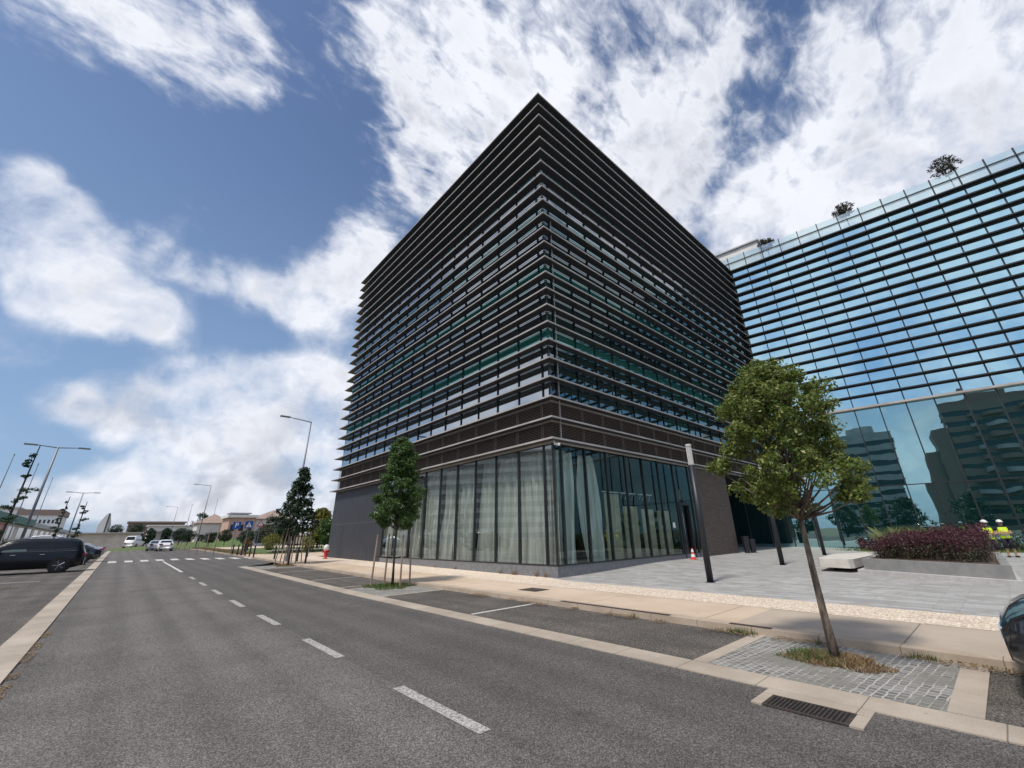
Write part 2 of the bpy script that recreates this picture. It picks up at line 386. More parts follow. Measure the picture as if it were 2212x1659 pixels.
M['dark'] = mat('dark_interior', (.012, .014, .016), .8)
M['concrete'] = mat('interior_concrete', (.3, .3, .28), .8, fn=tint((.22, .22, .21), (.34, .33, .31), 2))
M['curtain'] = mat('pale_curtain', (.62, .70, .62), .9)
def curt(N, b):
    N.put(b.inputs['Base Color'], N.mix(N.smooth(N.noise(mapping(N, pos(N), (3, 3, .25)), 2.6, 3, .5), .35, .65), (.60, .61, .57), (.90, .90, .87)))  # darker upright streaks paint the shade of the folds into the cloth colour
    tr = N.new('ShaderNodeBsdfTranslucent'); tr.inputs[0].default_value = (.6, .7, .62, 1)
    mx = N.new('ShaderNodeMixShader'); mx.inputs[0].default_value = .3
    N.l.new(b.outputs[0], mx.inputs[1]); N.l.new(tr.outputs[0], mx.inputs[2]); N.l.new(mx.outputs[0], N.n['Material Output'].inputs[0])
M['curtain'] = mat('pale_curtain_cloth', rough=.95, fn=curt)
M['board'] = mat('board_paper', rough=.9, fn=tint((.34, .30, .21), (.45, .40, .29), .9))
M['glass_up'] = glass_mat('facade_glass', (.84, .91, .97), (.004, .014, .018), .50, wave=.006, body2=(.006, .028, .03))
M['glass_pz'] = glass_mat('plaza_side_glass', (.75, .86, .90), (.004, .010, .014), .24, wave=.006, body2=(.005, .08, .06))
M['glass_teal'] = glass_mat('teal_glass', (.60, .90, .90), (.015, .17, .145), .30, wave=.006)
M['glass_sp'] = glass_mat('spandrel_glass', (.90, .95, 1.0), (.05, .08, .10), .72, wave=.004)
M['glass_r'] = glass_mat('mirror_facade_glass', (.56, .86, .97), (.004, .03, .035), .80, wave=.008, body2=(.004, .05, .05))
M['glass_rl'] = glass_mat('lower_facade_glass', (.50, .78, .82), (.006, .040, .040), .66, wave=.009)
M['glass_shop'] = clear_glass('shop_glass', (.93, .96, .945), .13, .9, .004)
M['glass_shop2'] = clear_glass('plaza_shop_glass', (.88, .93, .91), .02, .6, .004)
M['glass_rail'] = clear_glass('balustrade_glass', (.84, .92, .92), .25, 1.2)
M['white'] = mat('white_render', (.72, .71, .68), .8, fn=tint((.66, .65, .62), (.76, .75, .72), 1))
M['beige'] = mat('beige_render', (.62, .55, .47), .85, fn=tint((.56, .50, .42), (.72, .65, .56), .5))
M['stonew'] = mat('grey_render', (.40, .38, .37), .85, fn=tint((.34, .33, .33), (.46, .44, .43), .5))
M['orange'] = mat('orange_render', (.5, .3, .2), .85, fn=tint((.50, .32, .25), (.58, .40, .32), .5))
M['rooft'] = mat('roof_tile', (.32, .16, .11), .8, fn=tint((.26, .19, .16), (.36, .27, .22), 2))
M['brownw'] = mat('brown_wall', (.25, .18, .15), .8)
M['win'] = mat('dark_window', (.03, .04, .05), .15)
M['green'] = mat('green_fascia', (.03, .14, .10), .6)
M['poster'] = mat('red_poster', rough=.6, fn=tint((.45, .06, .06), (.65, .30, .25), .8, lo=.4, hi=.6))
M['bark'] = mat('bark', rough=.9, fn=tint((.07, .052, .038), (.26, .205, .16), 14, sc=(1, 1, .35), bmp=.03, bscale=45))
M['barkdark'] = mat('dark_bark', rough=.9, fn=tint((.04, .032, .028), (.09, .07, .06), 6, sc=(1, 1, .3)))
M['stake'] = mat('weathered_stake', rough=.9, fn=tint((.24, .17, .12), (.38, .29, .21), 6, sc=(1, 1, .2)))
M['leafA'] = mat('leaf_olive', rough=.42, fn=leafy((.050, .092, .018), (.135, .200, .038), (.36, .36, .09), .36))
M['leafB'] = mat('leaf_green', rough=.42, fn=leafy((.032, .075, .020), (.080, .155, .034), (.13, .20, .04), .3))
M['leafC'] = mat('leaf_dark', rough=.5, fn=leafy((.010, .028, .014), (.025, .055, .026), (.045, .09, .03)))
M['leafY'] = mat('leaf_yellow', rough=.5, fn=leafy((.06, .085, .015), (.18, .19, .03), (.34, .28, .04)))
M['leafO'] = mat('leaf_autumn', rough=.5, fn=leafy((.08, .07, .02), (.20, .13, .03), (.28, .12, .03)))
M['leafP'] = mat('leaf_purple', rough=.5, fn=leafy((.042, .012, .019), (.080, .020, .032), (.13, .045, .055), .18))
M['leafG'] = mat('leaf_grey_green', rough=.5, fn=leafy((.03, .035, .015), (.06, .065, .03), (.10, .10, .05), .15))
M['leafR'] = mat('leaf_roof', rough=.6, fn=leafy((.018, .018, .010), (.04, .04, .018), (.08, .07, .03), .1))
M['grass'] = mat('grass_blade', rough=.6, fn=leafy((.04, .08, .015), (.09, .16, .03), (.20, .22, .07)))
M['reed'] = mat('pale_grass', rough=.6, fn=leafy((.10, .14, .05), (.22, .27, .11), (.38, .38, .20)))
M['lawn'] = mat('lawn_base', rough=.95, fn=tint((.05, .09, .02), (.12, .17, .04), 1.5))
M['dry'] = mat('dry_litter', rough=.9, fn=leafy((.13, .075, .04), (.27, .18, .095), (.40, .32, .19), .1))
M['soil'] = mat('soil', rough=1, fn=tint((.07, .05, .035), (.14, .10, .07), 6))
M['pole'] = mat('pole_paint', (.016, .018, .024), .45)
M['galv'] = mat('galvanised', (.22, .23, .25), .5, .5)
M['lampg'] = mat('lamp_louvre', (.62, .62, .60), .4, .1)
M['bench'] = mat('white_concrete', rough=.7, fn=tint((.56, .53, .48), (.68, .65, .59), 3))
M['planter'] = mat('planter_concrete', rough=.7, fn=tint((.22, .22, .22), (.28, .28, .275), 3))
M['step'] = mat('planter_step', rough=.7, fn=tint((.42, .41, .40), (.52, .51, .50), 4))
M['skin'] = mat('skin', (.42, .24, .17), .5, Subsurface_Weight=.0)
M['hiviz'] = mat('hi_vis', (.72, .95, .03), .7)
M['silver'] = mat('reflective_tape', (.55, .56, .55), .4)
M['black'] = mat('black_cloth', (.012, .013, .022), .85)
M['helmet'] = mat('white_helmet', (.8, .8, .78), .3)
M['rubber'] = mat('rubber', (.012, .012, .013), .8)
M['carblack'] = mat('black_car_paint', (.006, .010, .016), .18, .0, .6, Coat_Weight=.8)
M['carnavy'] = mat('dark_car_paint', (.004, .007, .012), .3, .0, .3, Coat_Weight=.25)
M['carwhite'] = mat('white_car_paint', (.72, .73, .74), .3, Coat_Weight=.5)
M['carsilver'] = mat('silver_car_paint', (.38, .42, .48), .3, .4, Coat_Weight=.5)
M['carglass'] = mat('car_glass', (.020, .025, .034), .12, 0, .3)
M['carglass2'] = mat('front_car_glass', (.09, .14, .14), .08, 0, .5)
M['chrome'] = mat('chrome', (.6, .6, .62), .15, 1)
M['lens'] = mat('headlight_lens', (.75, .78, .8), .08, .3)
M['redlens'] = mat('tail_lens', (.35, .01, .015), .15)
M['blue'] = mat('sign_blue', (.01, .09, .38), .4)
M['swhite'] = mat('sign_white', (.8, .8, .8), .5)
M['sred'] = mat('sign_red', (.50, .02, .03), .5)
M['sgrey'] = mat('sign_back', (.30, .31, .32), .5, .3)
M['orangep'] = mat('cone_orange', (.75, .06, .04), .5)
M['iron'] = mat('cast_iron', rough=.7, fn=tint((.035, .028, .024), (.08, .06, .05), 12))
M['fence'] = mat('dark_fence', (.04, .04, .045), .7)

# ------------------------------------------------------------------ terrain and paving
def ys(y0, y1, st=2.0):
    n = max(1, int(math.ceil((y1 - y0) / st))); return [y0 + (y1 - y0) * i / n for i in range(n + 1)]
def sheet(name, x0, x1, y0, y1, z, m, thick=0.0, parent=None, curve=None, kind='structure', label=None, cat=None, group=None):
    """strip following the rise of the street; x0/x1 numbers or functions of y"""
    a = x0 if callable(x0) else (lambda y: x0); c = x1 if callable(x1) else (lambda y: x1)
    b = MB(); L = ys(y0, y1)
    for i in range(len(L) - 1):
        p, q = L[i], L[i + 1]; zp, zq = z + rise(p), z + rise(q)
        b.poly([(a(p), p, zp), (c(p), p, zp), (c(q), q, zq), (a(q), q, zq)])
        if thick:
            b.poly([(a(p), p, zp - thick), (a(p), p, zp), (a(q), q, zq), (a(q), q, zq - thick)])
            b.poly([(c(p), p, zp), (c(p), p, zp - thick), (c(q), q, zq - thick), (c(q), q, zq)])
    if thick:
        p = L[0]; b.poly([(a(p), p, z + rise(p) - thick), (c(p), p, z + rise(p) - thick), (c(p), p, z + rise(p)), (a(p), p, z + rise(p))])
    return b.build(name, m, parent, kind=kind, label=label, cat=cat, group=group)

gb = MB()
gy = [-1500, -200, -60, 0, 15, 20, 30, 40, 50, 60, 70, 80, 200, 600, 1500, 4000]; gx = [-4000, -300, -60, 0, 60, 300, 4000]
for i in range(len(gy) - 1):
    for j in range(len(gx) - 1):
        gb.poly([(gx[j], gy[i], rise(gy[i]) - .30), (gx[j + 1], gy[i], rise(gy[i]) - .30), (gx[j + 1], gy[i + 1], rise(gy[i + 1]) - .30), (gx[j], gy[i + 1], rise(gy[i + 1]) - .30)])
gb.build('ground', M['ground'], kind='structure')

# road in two lanes' worth of surfacing: left carriageway a little paler
KL0 = lambda y: -1.12                       # left kerb strip edges
KL1 = lambda y: -.72
DASHX = 2.90
def strip_x(y): return 5.86 if y < 33 else 5.86 + (y - 33) * .0
sheet('road', -.72, DASHX + .02, -25, 97, ROAD, M['road'])
def road_right(y):
    return 5.84 if y < 33 else min(5.84 + (y - 33) * .9, 8.6)
sheet('road_lane', DASHX + .02, road_right, -25, 97, ROAD, M['lane'])
sheet('far_road', -60, 40, 97, 106, ROAD - .004, M['lane'])
sheet('parking_lane', 6.29, 8.44, -25, 33.2, ROAD + .002, M['bay'])
sheet('road_edge_strip', 5.84, 6.29, -25, 33.5, ROAD + .012, M['strip'], .05)
sheet('left_kerb_strip', -1.14, -.72, -25, 97, ROAD + .03, M['strip'], .06)
sheet('parking_lot', -45, -1.14, -25, 97, ROAD - .004, M['bay'])
# kerb, sidewalk, cobble band, plaza
def kx(y): return 8.44 if y < 31 else 8.44 + max(0, min(1, (y - 33) / 4)) * .2
sheet('right_kerb', kx, lambda y: kx(y) + .28, -25, 97, .012, M['kerb'], .14)
sheet('sidewalk', lambda y: kx(y) + .28, 10.65, 3.9, 97, .0, M['walk'])
sheet('sidewalk_grey', lambda y: kx(y) + .28, 10.65, -25, 3.9, .0, M['walk2'])
sheet('cobble_band', 10.65, lambda y: 12.15 if y < 12.1 else 12.72, -25, 41, .003, M['cobble'])
sheet('far_pavement', 10.65, 30, 41, 97, -.002, M['walk'])
def plz(x, y):
    sx = min(max((x - 13) / 8, 0), 1); sy = min(max((y - 6) / 6, 0), 1)
    return .19 * sx * sx * (3 - 2 * sx) * sy * sy * (3 - 2 * sy)
pb = MB(); pb.grid(lambda u, v: (12.15 + u * 63, -35 + v * 70 if v < 0 else -35 + v * 70, plz(12.15 + u * 63, -35 + v * 70) + .001), 63, 70)
pb.build('plaza', M['plaza'], kind='structure', smooth=True)

# painted markings: each a thing of its own kind of structure
mk = MB()
for i in range(-2, 8):
    y0 = 3.70 * i - .05 + .0; 
    if i < 0: y0 = 3.70 * i
    y0 = 3.80 + (i) * 3.66
    if y0 > 29: break
    z0 = ROAD + .006
    mk.poly([(DASHX - .07, y0, z0 + rise(y0)), (DASHX + .07, y0, z0 + rise(y0)), (DASHX + .07, y0 + 1.75, z0 + rise(y0 + 1.75)), (DASHX - .07, y0 + 1.75, z0 + rise(y0 + 1.75))])
mk.build('centre_dashes', M['paint'], kind='structure')
sheet('centre_line', DASHX - .07, DASHX + .07, 31.5, 46.5, ROAD + .006, M['paint2'])
cw = MB()
for i in range(12):
    x0 = -.35 + i * .98; y0 = 48.0 - max(0, i - 4) * .75
    cw.poly([(x0, y0, ROAD + .008 + rise(y0)), (x0 + .5, y0, ROAD + .008 + rise(y0)), (x0 + .5, y0 + 3.2, ROAD + .008 + rise(y0 + 3.2)), (x0, y0 + 3.2, ROAD + .008 + rise(y0 + 3.2))])
cw.build('zebra_crossing', M['paint2'], kind='structure')
cw = MB()
for i in range(4):
    x0 = -1.5 - (i + 1) * .98; y0 = 48
    cw.poly([(x0, y0, ROAD + .008 + rise(y0)), (x0 + .5, y0, ROAD + .008 + rise(y0)), (x0 + .5, y0 + 3.2, ROAD + .008 + rise(y0 + 3.2)), (x0, y0 + 3.2, ROAD + .008 + rise(y0 + 3.2))])
cw.build('lot_crossing_marks', M['paint2'], kind='structure')
bm_ = MB()
for y0 in (8.86, 20.6, 26.2):
    bm_.poly([(6.36, y0, ROAD + .007 + rise(y0)), (8.42, y0, ROAD + .007 + rise(y0)), (8.42, y0 + .11, ROAD + .007 + rise(y0)), (6.36, y0 + .11, ROAD + .007 + rise(y0))])
for y0, x1 in ((17.5, -6), (20.5, -5), (23.5, -4.6), (26.5, -4.2), (31, -2.3), (41, -2.2), (44, -2.2)):
    bm_.poly([(x1 - 5, y0, ROAD + .004 + rise(y0)), (x1, y0, ROAD + .004 + rise(y0)), (x1, y0 + .13, ROAD + .004 + rise(y0 + .13)), (x1 - 5, y0 + .13, ROAD + .004 + rise(y0 + .13))])
bm_.build('bay_lines', M['paint2'], kind='structure')
# tree pits across the parking lane
def pit(y0, y1, mt, stripe=True):
    b = MB(); z0 = ROAD + rise((y0 + y1) / 2) + .012
    b.box(6.30, 8.44, y0, y1, z0 - .1, z0); b.build('tree_pit', mt, kind='structure')
pit(.90, 3.28, M['pit']); pit(13.6, 16.9, M['pit']); pit(29.6, 33.3, M['pit'])
kb = MB()
for y0, y1, z in ((.64, .90, 0), (3.28, 3.50, 0), (13.45, 13.6, rise(13)), (16.9, 17.05, rise(17)), (29.45, 29.6, rise(29.5))):
    kb.box(6.30, 8.44, y0, y1, ROAD + z - .05, ROAD + z + .016)
kb.build('pit_edging', M['strip'], kind='structure')

# scattered small blades / litter, one object per patch
def blades(name, region, n, h, mt, base, wdt=.012, lean=.5, label=None, seed=1, flat=False):
    r = random.Random(seed); b = MB()
    for i in range(n):
        x, y, k = region(r); z = base(x, y); a = r.uniform(0, 6.28); hh = h * r.uniform(.4, 1.2) * k
        dx, dy = math.cos(a), math.sin(a); w = wdt * r.uniform(.6, 1.4)
        if flat:
            s = h * r.uniform(.5, 1.3); c = Vector((dx, dy, r.uniform(-.3, .3))) * s; d = Vector((-dy, dx, r.uniform(-.3, .3))) * s * .55; p = Vector((x, y, z + .012 + r.uniform(0, .015)))
            b.poly([p - c, p - d, p + c, p + d]); continue
        lx, ly = r.gauss(0, lean) * hh, r.gauss(0, lean) * hh
        b.poly([(x - dx * w, y - dy * w, z), (x + dx * w, y + dy * w, z), (x + lx, y + ly, z + hh)])
    return b.build(name, mt, kind='stuff', label=label, cat=None)
def disc(cx, cy, rx, ry):
    def f(r):
        a = r.uniform(0, 6.28); q = math.sqrt(r.random()) * (1 + .2 * math.sin(3 * a + cx) + .12 * math.sin(7 * a)); return cx + rx * q * math.cos(a), cy + ry * q * math.sin(a), 1.1 - .6 * q
    return f
def line(x0, x1, y0, y1, gaps=1.0):
    def f(r):
        while True:
            x, y = r.uniform(x0, x1), r.uniform(y0, y1)
            if math.sin(y * 2.3) + math.sin(y * 5.1 + 1) + .6 * math.sin(y * 11) > gaps - 1.2: return x, y, 1
    return f
zr = lambda x, y: ROAD + rise(y) + .005
zp = lambda x, y: ROAD + rise(y) + .018
T1 = G(1805, 1430, ROAD)
T2 = G(845, 1268, ROAD)
T3 = G(622, 1222, ROAD)
blades('dry_weeds', disc(T1[0] - .02, T1[1] - .02, .42, .55), 2600, .10, M['dry'], zp, .007, .8, 'dry brown weeds and dead leaves around the trunk of the near tree', 3)
blades('green_weeds', disc(T1[0] - .05, T1[1] + .2, .35, .42), 700, .13, M['grass'], zp, .008, .6, 'green weeds growing round the near tree', 4)
blades('leaf_litter', line(8.16, 8.44, -2, 12, 1.1), 3500, .016, M['dry'], lambda x, y: zr(x, y) + .012, label='brown dead leaves lying along the foot of the right kerb', seed=5, flat=True)
blades('kerb_weeds', line(8.32, 8.45, -1, 6, 2.0), 260, .10, M['grass'], zr, .008, .4, 'small weeds sprouting along the right kerb', 6)
blades('gutter_litter', line(-.72, -.60, 1, 14, .9), 2600, .014, M['dry'], lambda x, y: ROAD + rise(y) + .002, label='sandy orange litter along the left kerb strip', seed=7, flat=True)
blades('pit_grass', disc(T2[0], T2[1] + .1, .9, 1.0), 2200, .12, M['grass'], zp, .01, .5, 'grass and weeds around the staked pear tree', 8)
blades('far_pit_grass', disc(T3[0], T3[1], .9, 1.4), 1500, .10, M['dry'], zp, .012, .5, 'dry grass around the far staked tree', 9)
blades('lot_grass', disc(-5.2, 27.5, 2.3, .8), 1800, .10, M['grass'], lambda x, y: ROAD + rise(y), .012, .5, 'green grass patch beside the parking lot', 10)
blades('plinth_weeds', lambda r: (12.62, r.choice([12.8, 13.3, 14.6, 14.7, 15.6, 19.2, 21.1]) + r.gauss(0, .05), 1), 160, .22, M['dry'], lambda x, y: .0, .010, .3, 'reddish weeds growing at the foot of the grey plinth', 11)

# ------------------------------------------------------------------ main building
XC, YC, LL, X2 = 12.69, 12.18, 26.0, 40.25
OV, Z0, DZ, NF = .43, 5.34, .9197, 24
main = thing('louvred_office_building', 'dark office block wrapped in horizontal bronze sunshade fins over a glazed ground floor', 'office building', (XC, YC, 0))
def mp(b, name, mt, par=None, smooth=False, **k):
    o = b.build(name, mt, None, smooth, **k); o.parent = par or main
    r = main
    o.matrix_parent_inverse = Matrix.Translation(-r.location) if (par is None or par == main) else Matrix.Identity(4)
    return o
YN = YC + LL
# solid unseen core, added to block light inside the building
b = MB(); b.box(XC + .5, X2 + 3, YC + .5, YN - .5, Z0 + .1, Z0 + DZ * 23 - .1); mp(b, 'core', M['dark'])
b = MB(); b.box(XC + .02, X2 + 3, YC + .02, YN - .02, Z0 - .03, Z0 + .1); mp(b, 'soffit', M['dark'])
b = MB(); b.box(XC + .1, X2 + 3, YC + .1, YN - .1, Z0 + DZ * 23 - .1, Z0 + DZ * 23 + .02); mp(b, 'roof', M['dark'])
for i in range(NF):
    z = Z0 + DZ * i; b = MB()
    x0, x1, y0, y1 = XC - OV, X2, YC - OV, YN + OV
    # nosing (light) around three sides, plate behind it
    e = .045; t = .05
    def ring(xa, xb, ya, yb, w, za, zb, mi):
        b.box(xa, xa + w, ya, yb, za, zb, mi)                 # west
        b.box(xa + w, xb, ya, ya + w, za, zb, mi)             # south
        b.box(xa + w, xb, yb - w, yb, za, zb, mi)             # north
    ring(x0, x1, y0, y1, e, z - .038, z + .022 + (.012 if i < 3 else 0), 1)
    ring(x0 + e, x1, y0 + e, y1 - e, (OV + .05 if i < 3 or i == NF - 1 else OV + .035) - e, z - .022, z + .02, 0)
    if i < 3: ring(x0 + OV - .02, x1, y0 + OV - .02, y1 - OV + .02, .05, z - .10, z - .023, 1)
    mp(b, 'sunshade_fin', [M['bronze'], M['finedge']])
P = 1.68
ymul = [YC, YC + .58] + [YC + .58 + 1.68 * k for k in range(1, 16)]
ymul = [y for y in ymul if y < YN - .4] + [YN]
xmul = [XC, XC + .55] + [XC + .55 + 1.57 * k for k in range(1, 19)]
xmul = [x for x in xmul if x < X2 - .3] + [X2]
GI = .13                                     # glass line set back
gl = []; cent = Vector((0, 0, 1.6))
for k in range(2, 23):
    za, zb = Z0 + DZ * k + .02, Z0 + DZ * (k + 1) - .023
    kind = k % 4
    for side, ml in (('w', ymul), ('s', xmul)):
        for a, c in zip(ml[:-1], ml[1:]):
            q = Vector((XC + GI, (a + c) / 2, (za + zb) / 2)) if side == 'w' else Vector(((a + c) / 2, YC + GI, (za + zb) / 2))
            gl.append(((q - cent).length / math.sqrt(max(c - a, .3)), side, a, c, za, zb, k))
gl.sort(key=lambda t: t[0])
pr_ = random.Random(99)
def pane(b, side, a, c, za, zb, mi=0, top=True):
    g = .03
    t = [pr_.uniform(-.004, .004) for _ in range(4)]
    if side == 'w': b.poly([(XC + GI + t[0], c - g, za), (XC + GI + t[1], a + g, za), (XC + GI + t[1] + t[2], a + g, zb), (XC + GI + t[0] + t[2], c - g, zb)], mi)
    else: b.poly([(a + g, YC + GI + t[0], za), (c - g, YC + GI + t[1], za), (c - g, YC + GI + t[1] + t[2], zb), (a + g, YC + GI + t[0] + t[2], zb)], mi)
def gm(k, side='w'): return M['glass_teal'] if k % 4 == 1 and k > 2 else (M['glass_up'] if side == 'w' or k > 12 else M['glass_pz'])
def panes(side, a, c, za, zb, k, b):
    if side == 's' or k > 1: pane(b, side, a, c, za, zb, 0); return
    zl = za + (zb - za) * .46
    pane(b, side, a, c, zl + .01, zb, 0); pane(b, side, a, c, za, zl - .01, 1)
for _, side, a, c, za, zb, k in gl[:100]:
    b = MB(); panes(side, a, c, za, zb, k, b); mp(b, 'window', [gm(k, side), M['glass_sp']])
bb = {}
b = MB()
for _, side, a, c, za, zb, k in gl[100:]:
    zl = za + (zb - za) * .46; mi = {M['glass_teal']: 2, M['glass_pz']: 3}.get(gm(k, side), 0)
    if side == 's' or k > 1: pane(b, side, a, c, za, zb, mi); continue
    pane(b, side, a, c, zl + .01, zb, mi); pane(b, side, a, c, za, zl - .01, 1)
mp(b, 'window_bands', [M['glass_up'], M['glass_sp'], M['glass_teal'], M['glass_pz']], kind='stuff')
# north return of the glass and the backing behind all glass
b = MB(); b.box(XC + .16, XC + .5, YC + .16, YN - .125, Z0 + .1, Z0 + DZ * 23 - .1); b.box(XC + .5, X2, YC + .16, YC + .5, Z0 + .1, Z0 + DZ * 23 - .1); mp(b, 'inner_wall', M['dark'])
b = MB(); b.box(XC + .1, X2, YN - .12, YN - .1, Z0 + DZ * 2 + .02, Z0 + DZ * 23 - .02); mp(b, 'end_glazing', M['glass_r'])
# mullions
b = MB()
for y in ymul[1:-1]:
    b.box(XC + .075, XC + .155, y - .026, y + .026, Z0 + DZ * 2 + .02, Z0 + 23 * DZ - .03)
    for i in range(3, 23): b.box(XC - .06, XC + .075, y - .035, y + .035, Z0 + DZ * i - .02, Z0 + DZ * i + .018)
mp(b, 'street_mullions', M['mull'])
b = MB()
for x in xmul[1:-1]:
    b.box(x - .026, x + .026, YC + .075, YC + .155, Z0 + DZ * 2 + .02, Z0 + 23 * DZ - .03)
    for i in range(3, 23): b.box(x - .035, x + .035, YC - .06, YC + .075, Z0 + DZ * i - .02, Z0 + DZ * i + .018)
mp(b, 'plaza_mullions', M['mull'])
b = MB(); b.box(XC + .09, XC + .16, YC + .09, YC + .16, Z0 + DZ * 2, Z0 + 23 * DZ - .03); mp(b, 'corner_post', M['frame'])
b = MB(); b.tube([(XC + .36, YC - .20, Z0), (XC + .36, YC - .20, Z0 + 13 * DZ)], .022, 6); mp(b, 'tie_rod', M['finedge'])
# louvre panels of the two lowest bands
for nm, sid in (('street', 'w'), ('plaza', 's')):
    for k in (0, 1):
        b = MB(); za, zb = Z0 + DZ * k + .03, Z0 + DZ * (k + 1) - .10
        n = 11
        for i in range(n):
            z = za + (zb - za) * (i + .3) / n
            if sid == 'w': b.poly([(XC + .02, YC + .02, z), (XC + .02, YN, z), (XC + .10, YN, z + .055), (XC + .10, YC + .10, z + .055)]); b.box(XC, XC + .02, YC, YN, z - .012, z)
            else: b.poly([(XC + .02, YC + .02, z), (X2, YC + .02, z), (X2, YC + .10, z + .055), (XC + .1, YC + .10, z + .055)]); b.box(XC + .02, X2, YC, YC + .02, z - .012, z)
        for q in (ymul if sid == 'w' else xmul)[1:-1]:
            for dq in (-.05, .05):
                if sid == 'w': b.box(XC - .012, XC + .01, q + dq - .012, q + dq + .012, za, zb)
                else: b.box(q + dq - .012, q + dq + .012, YC - .012, YC + .01, za, zb)
        mp(b, 'louvre_panel', M['louvre'])
# plinth
b = MB(); b.prism([(XC, YC), (XC, 28.2), (XC + .35, 28.2), (XC + .35, YC + .35), (24.8, YC + .35), (24.8, YC)], -.2, .40); mp(b, 'plinth', M['granite'])
# slate clad end
b = MB(); b.box(XC, XC + .3, 28.2, YN, -.2, Z0 - .03); b.box(XC + .3, X2, YN - .3, YN, -.2, Z0 - .03); mp(b, 'slate_wall', M['slate'])
b = MB(); b.box(XC - .004, XC, 28.22, YN, 2.62, 2.64); mp(b, 'slate_joint', M['frame'])
# storefront
sy = [YC, 12.78, 14.45, 16.12, 17.82, 19.5, 21.2, 22.9, 24.6, 26.3, 28.2]
sx = [XC, 13.24, 14.83, 16.39, 17.95, 19.5, 21.05, 22.65]
gi = .05
b = MB()
for y in sy[1:]: b.box(XC + .0, XC + .16, y - .035, y + .035, .44, Z0 - .04)
b.box(XC - .01, XC + .16, YC + .06, 28.2, .40, .45)
mp(b, 'street_frame', M['mull'])
b = MB()
for x in sx[1:]: b.box(x - .035, x + .035, YC, YC + .16, .44, Z0 - .04)
b.box(XC + .06, 22.65, YC - .01, YC + .16, .40, .45)
mp(b, 'plaza_frame', M['mull'])
b = MB(); b.box(XC, XC + .07, YC, YC + .07, .40, Z0 - .04); mp(b, 'corner_mullion', M['mull'])
for a, c in zip(sy[:-1], sy[1:]):
    b = MB(); b.box(XC + gi, XC + gi + .012, a + .036 + (.035 if a == YC else 0), c - .036, .45, Z0 - .04); mp(b, 'shop_window', M['glass_shop'])
for a, c in zip(sx[:-1], sx[1:]):
    b = MB(); b.box(a + .036 + (.035 if a == XC else 0), c - .036, YC + gi, YC + gi + .012, .45, Z0 - .04); mp(b, 'shop_window', M['glass_shop2'])
# interior
b = MB(); b.box(XC + .35, 25.2, YC + .35, 28.2, -.1, .38); mp(b, 'shop_floor', M['concrete'])
b = MB(); b.box(XC + .36, 25.2, 28.2, 28.4, .38, Z0 - .03); b.box(25.2, 25.4, YC + .36, 28.4, .38, Z0 - .03); b.box(XC + 4.5, 25, YC + 5.5, YC + 5.7, .38, Z0 - .03); mp(b, 'shop_back_wall', M['dark'])
b = MB(); b.box(XC + .45, XC + .95, YC + .45, YC + .95, .38, Z0 - .03); mp(b, 'corner_column', M['concrete'])
b = MB(); b.box(XC + .36, 25.2, YC + .36, 28.2, Z0 - .25, Z0 - .10); mp(b, 'shop_ceiling', M['dark'])
r2 = random.Random(11)
def curtain(side, a, c, zb=.42, zt=Z0 - .3, seed=0, pull=0.0):
    rr = random.Random(seed); ph = rr.uniform(0, 6); n = int((c - a) * 26)
    def fn(u, v):
        q = a + (c - a) * u; z = zt + (zb - zt) * v
        flare = pull * math.sin(v * 2.6) * (u - .5)
        d = .12 * math.sin(q * 15 + ph + 1.2 * math.sin(v * 3 + ph)) + .04 * math.sin(q * 29 + ph * 2 + v * 2) + .10 * math.sin(q * 2.1 + v * 4) * v
        dep = .52 + d - .12 * v
        return (XC + dep, q + flare, z) if side == 'w' else (q + flare, YC + dep, z)
    b = MB(); b.grid(fn, n, 22); return mp(b, 'curtain', M['curtain'], smooth=True)
for i, (a, c) in enumerate([(12.95, 14.75)] + [(sy[j] * 1.041 + .03, sy[j + 1] * 1.041 - [.75, .60, .68, .50, .80, .62, .70, .3][(j + 3) % 8]) for j in range(2, 10)] if 1 else [(12.85, 14.25), (14.9, 15.95), (16.32, 17.75), (18.2, 19.35), (19.85, 21.05), (21.55, 22.8), (23.1, 25.9), (26.4, 28.1)]):
    curtain('w', a, c, seed=i, pull=(.5, .9, .1, .5, .2, .4, .2, .1, .1)[i])
curtain('s', 13.35, 14.3, seed=20, pull=.3); curtain('s', 14.95, 16.0, seed=21, pull=.6)
b = MB(); b.box(XC + 1.2, XC + 1.25, 15.2, 16.4, .38, 3.4); mp(b, 'leaning_board', M['board'])
for a, c, h in ((16.6, 17.8, 3.35), (18.1, 19.3, 2.8), (19.7, 20.85, 2.7), (21.2, 22.45, 2.65)):
    b = MB(); b.box(a, c, YC + .50, YC + .53, .40, h); mp(b, 'paper_board', M['board'])
b = MB()
for x0 in (16.6, 18.1, 19.7):
    b.box(x0, x0 + 1.3, YC + .56, YC + .60, 3.42, 3.47)
    for q in range(4): b.tube([(x0 + .2 + q * .3, YC + .58, 3.45), (x0 + .05 + q * .3, YC + .58, 3.18 - .06 * (q % 2))], .012, 5)
mp(b, 'ceiling_rail', M['lampg'])
b = MB(); b.box(21.9, 22.12, YC + .03, YC + .046, 1.75, 2.02); mp(b, 'notice', M['swhite'])
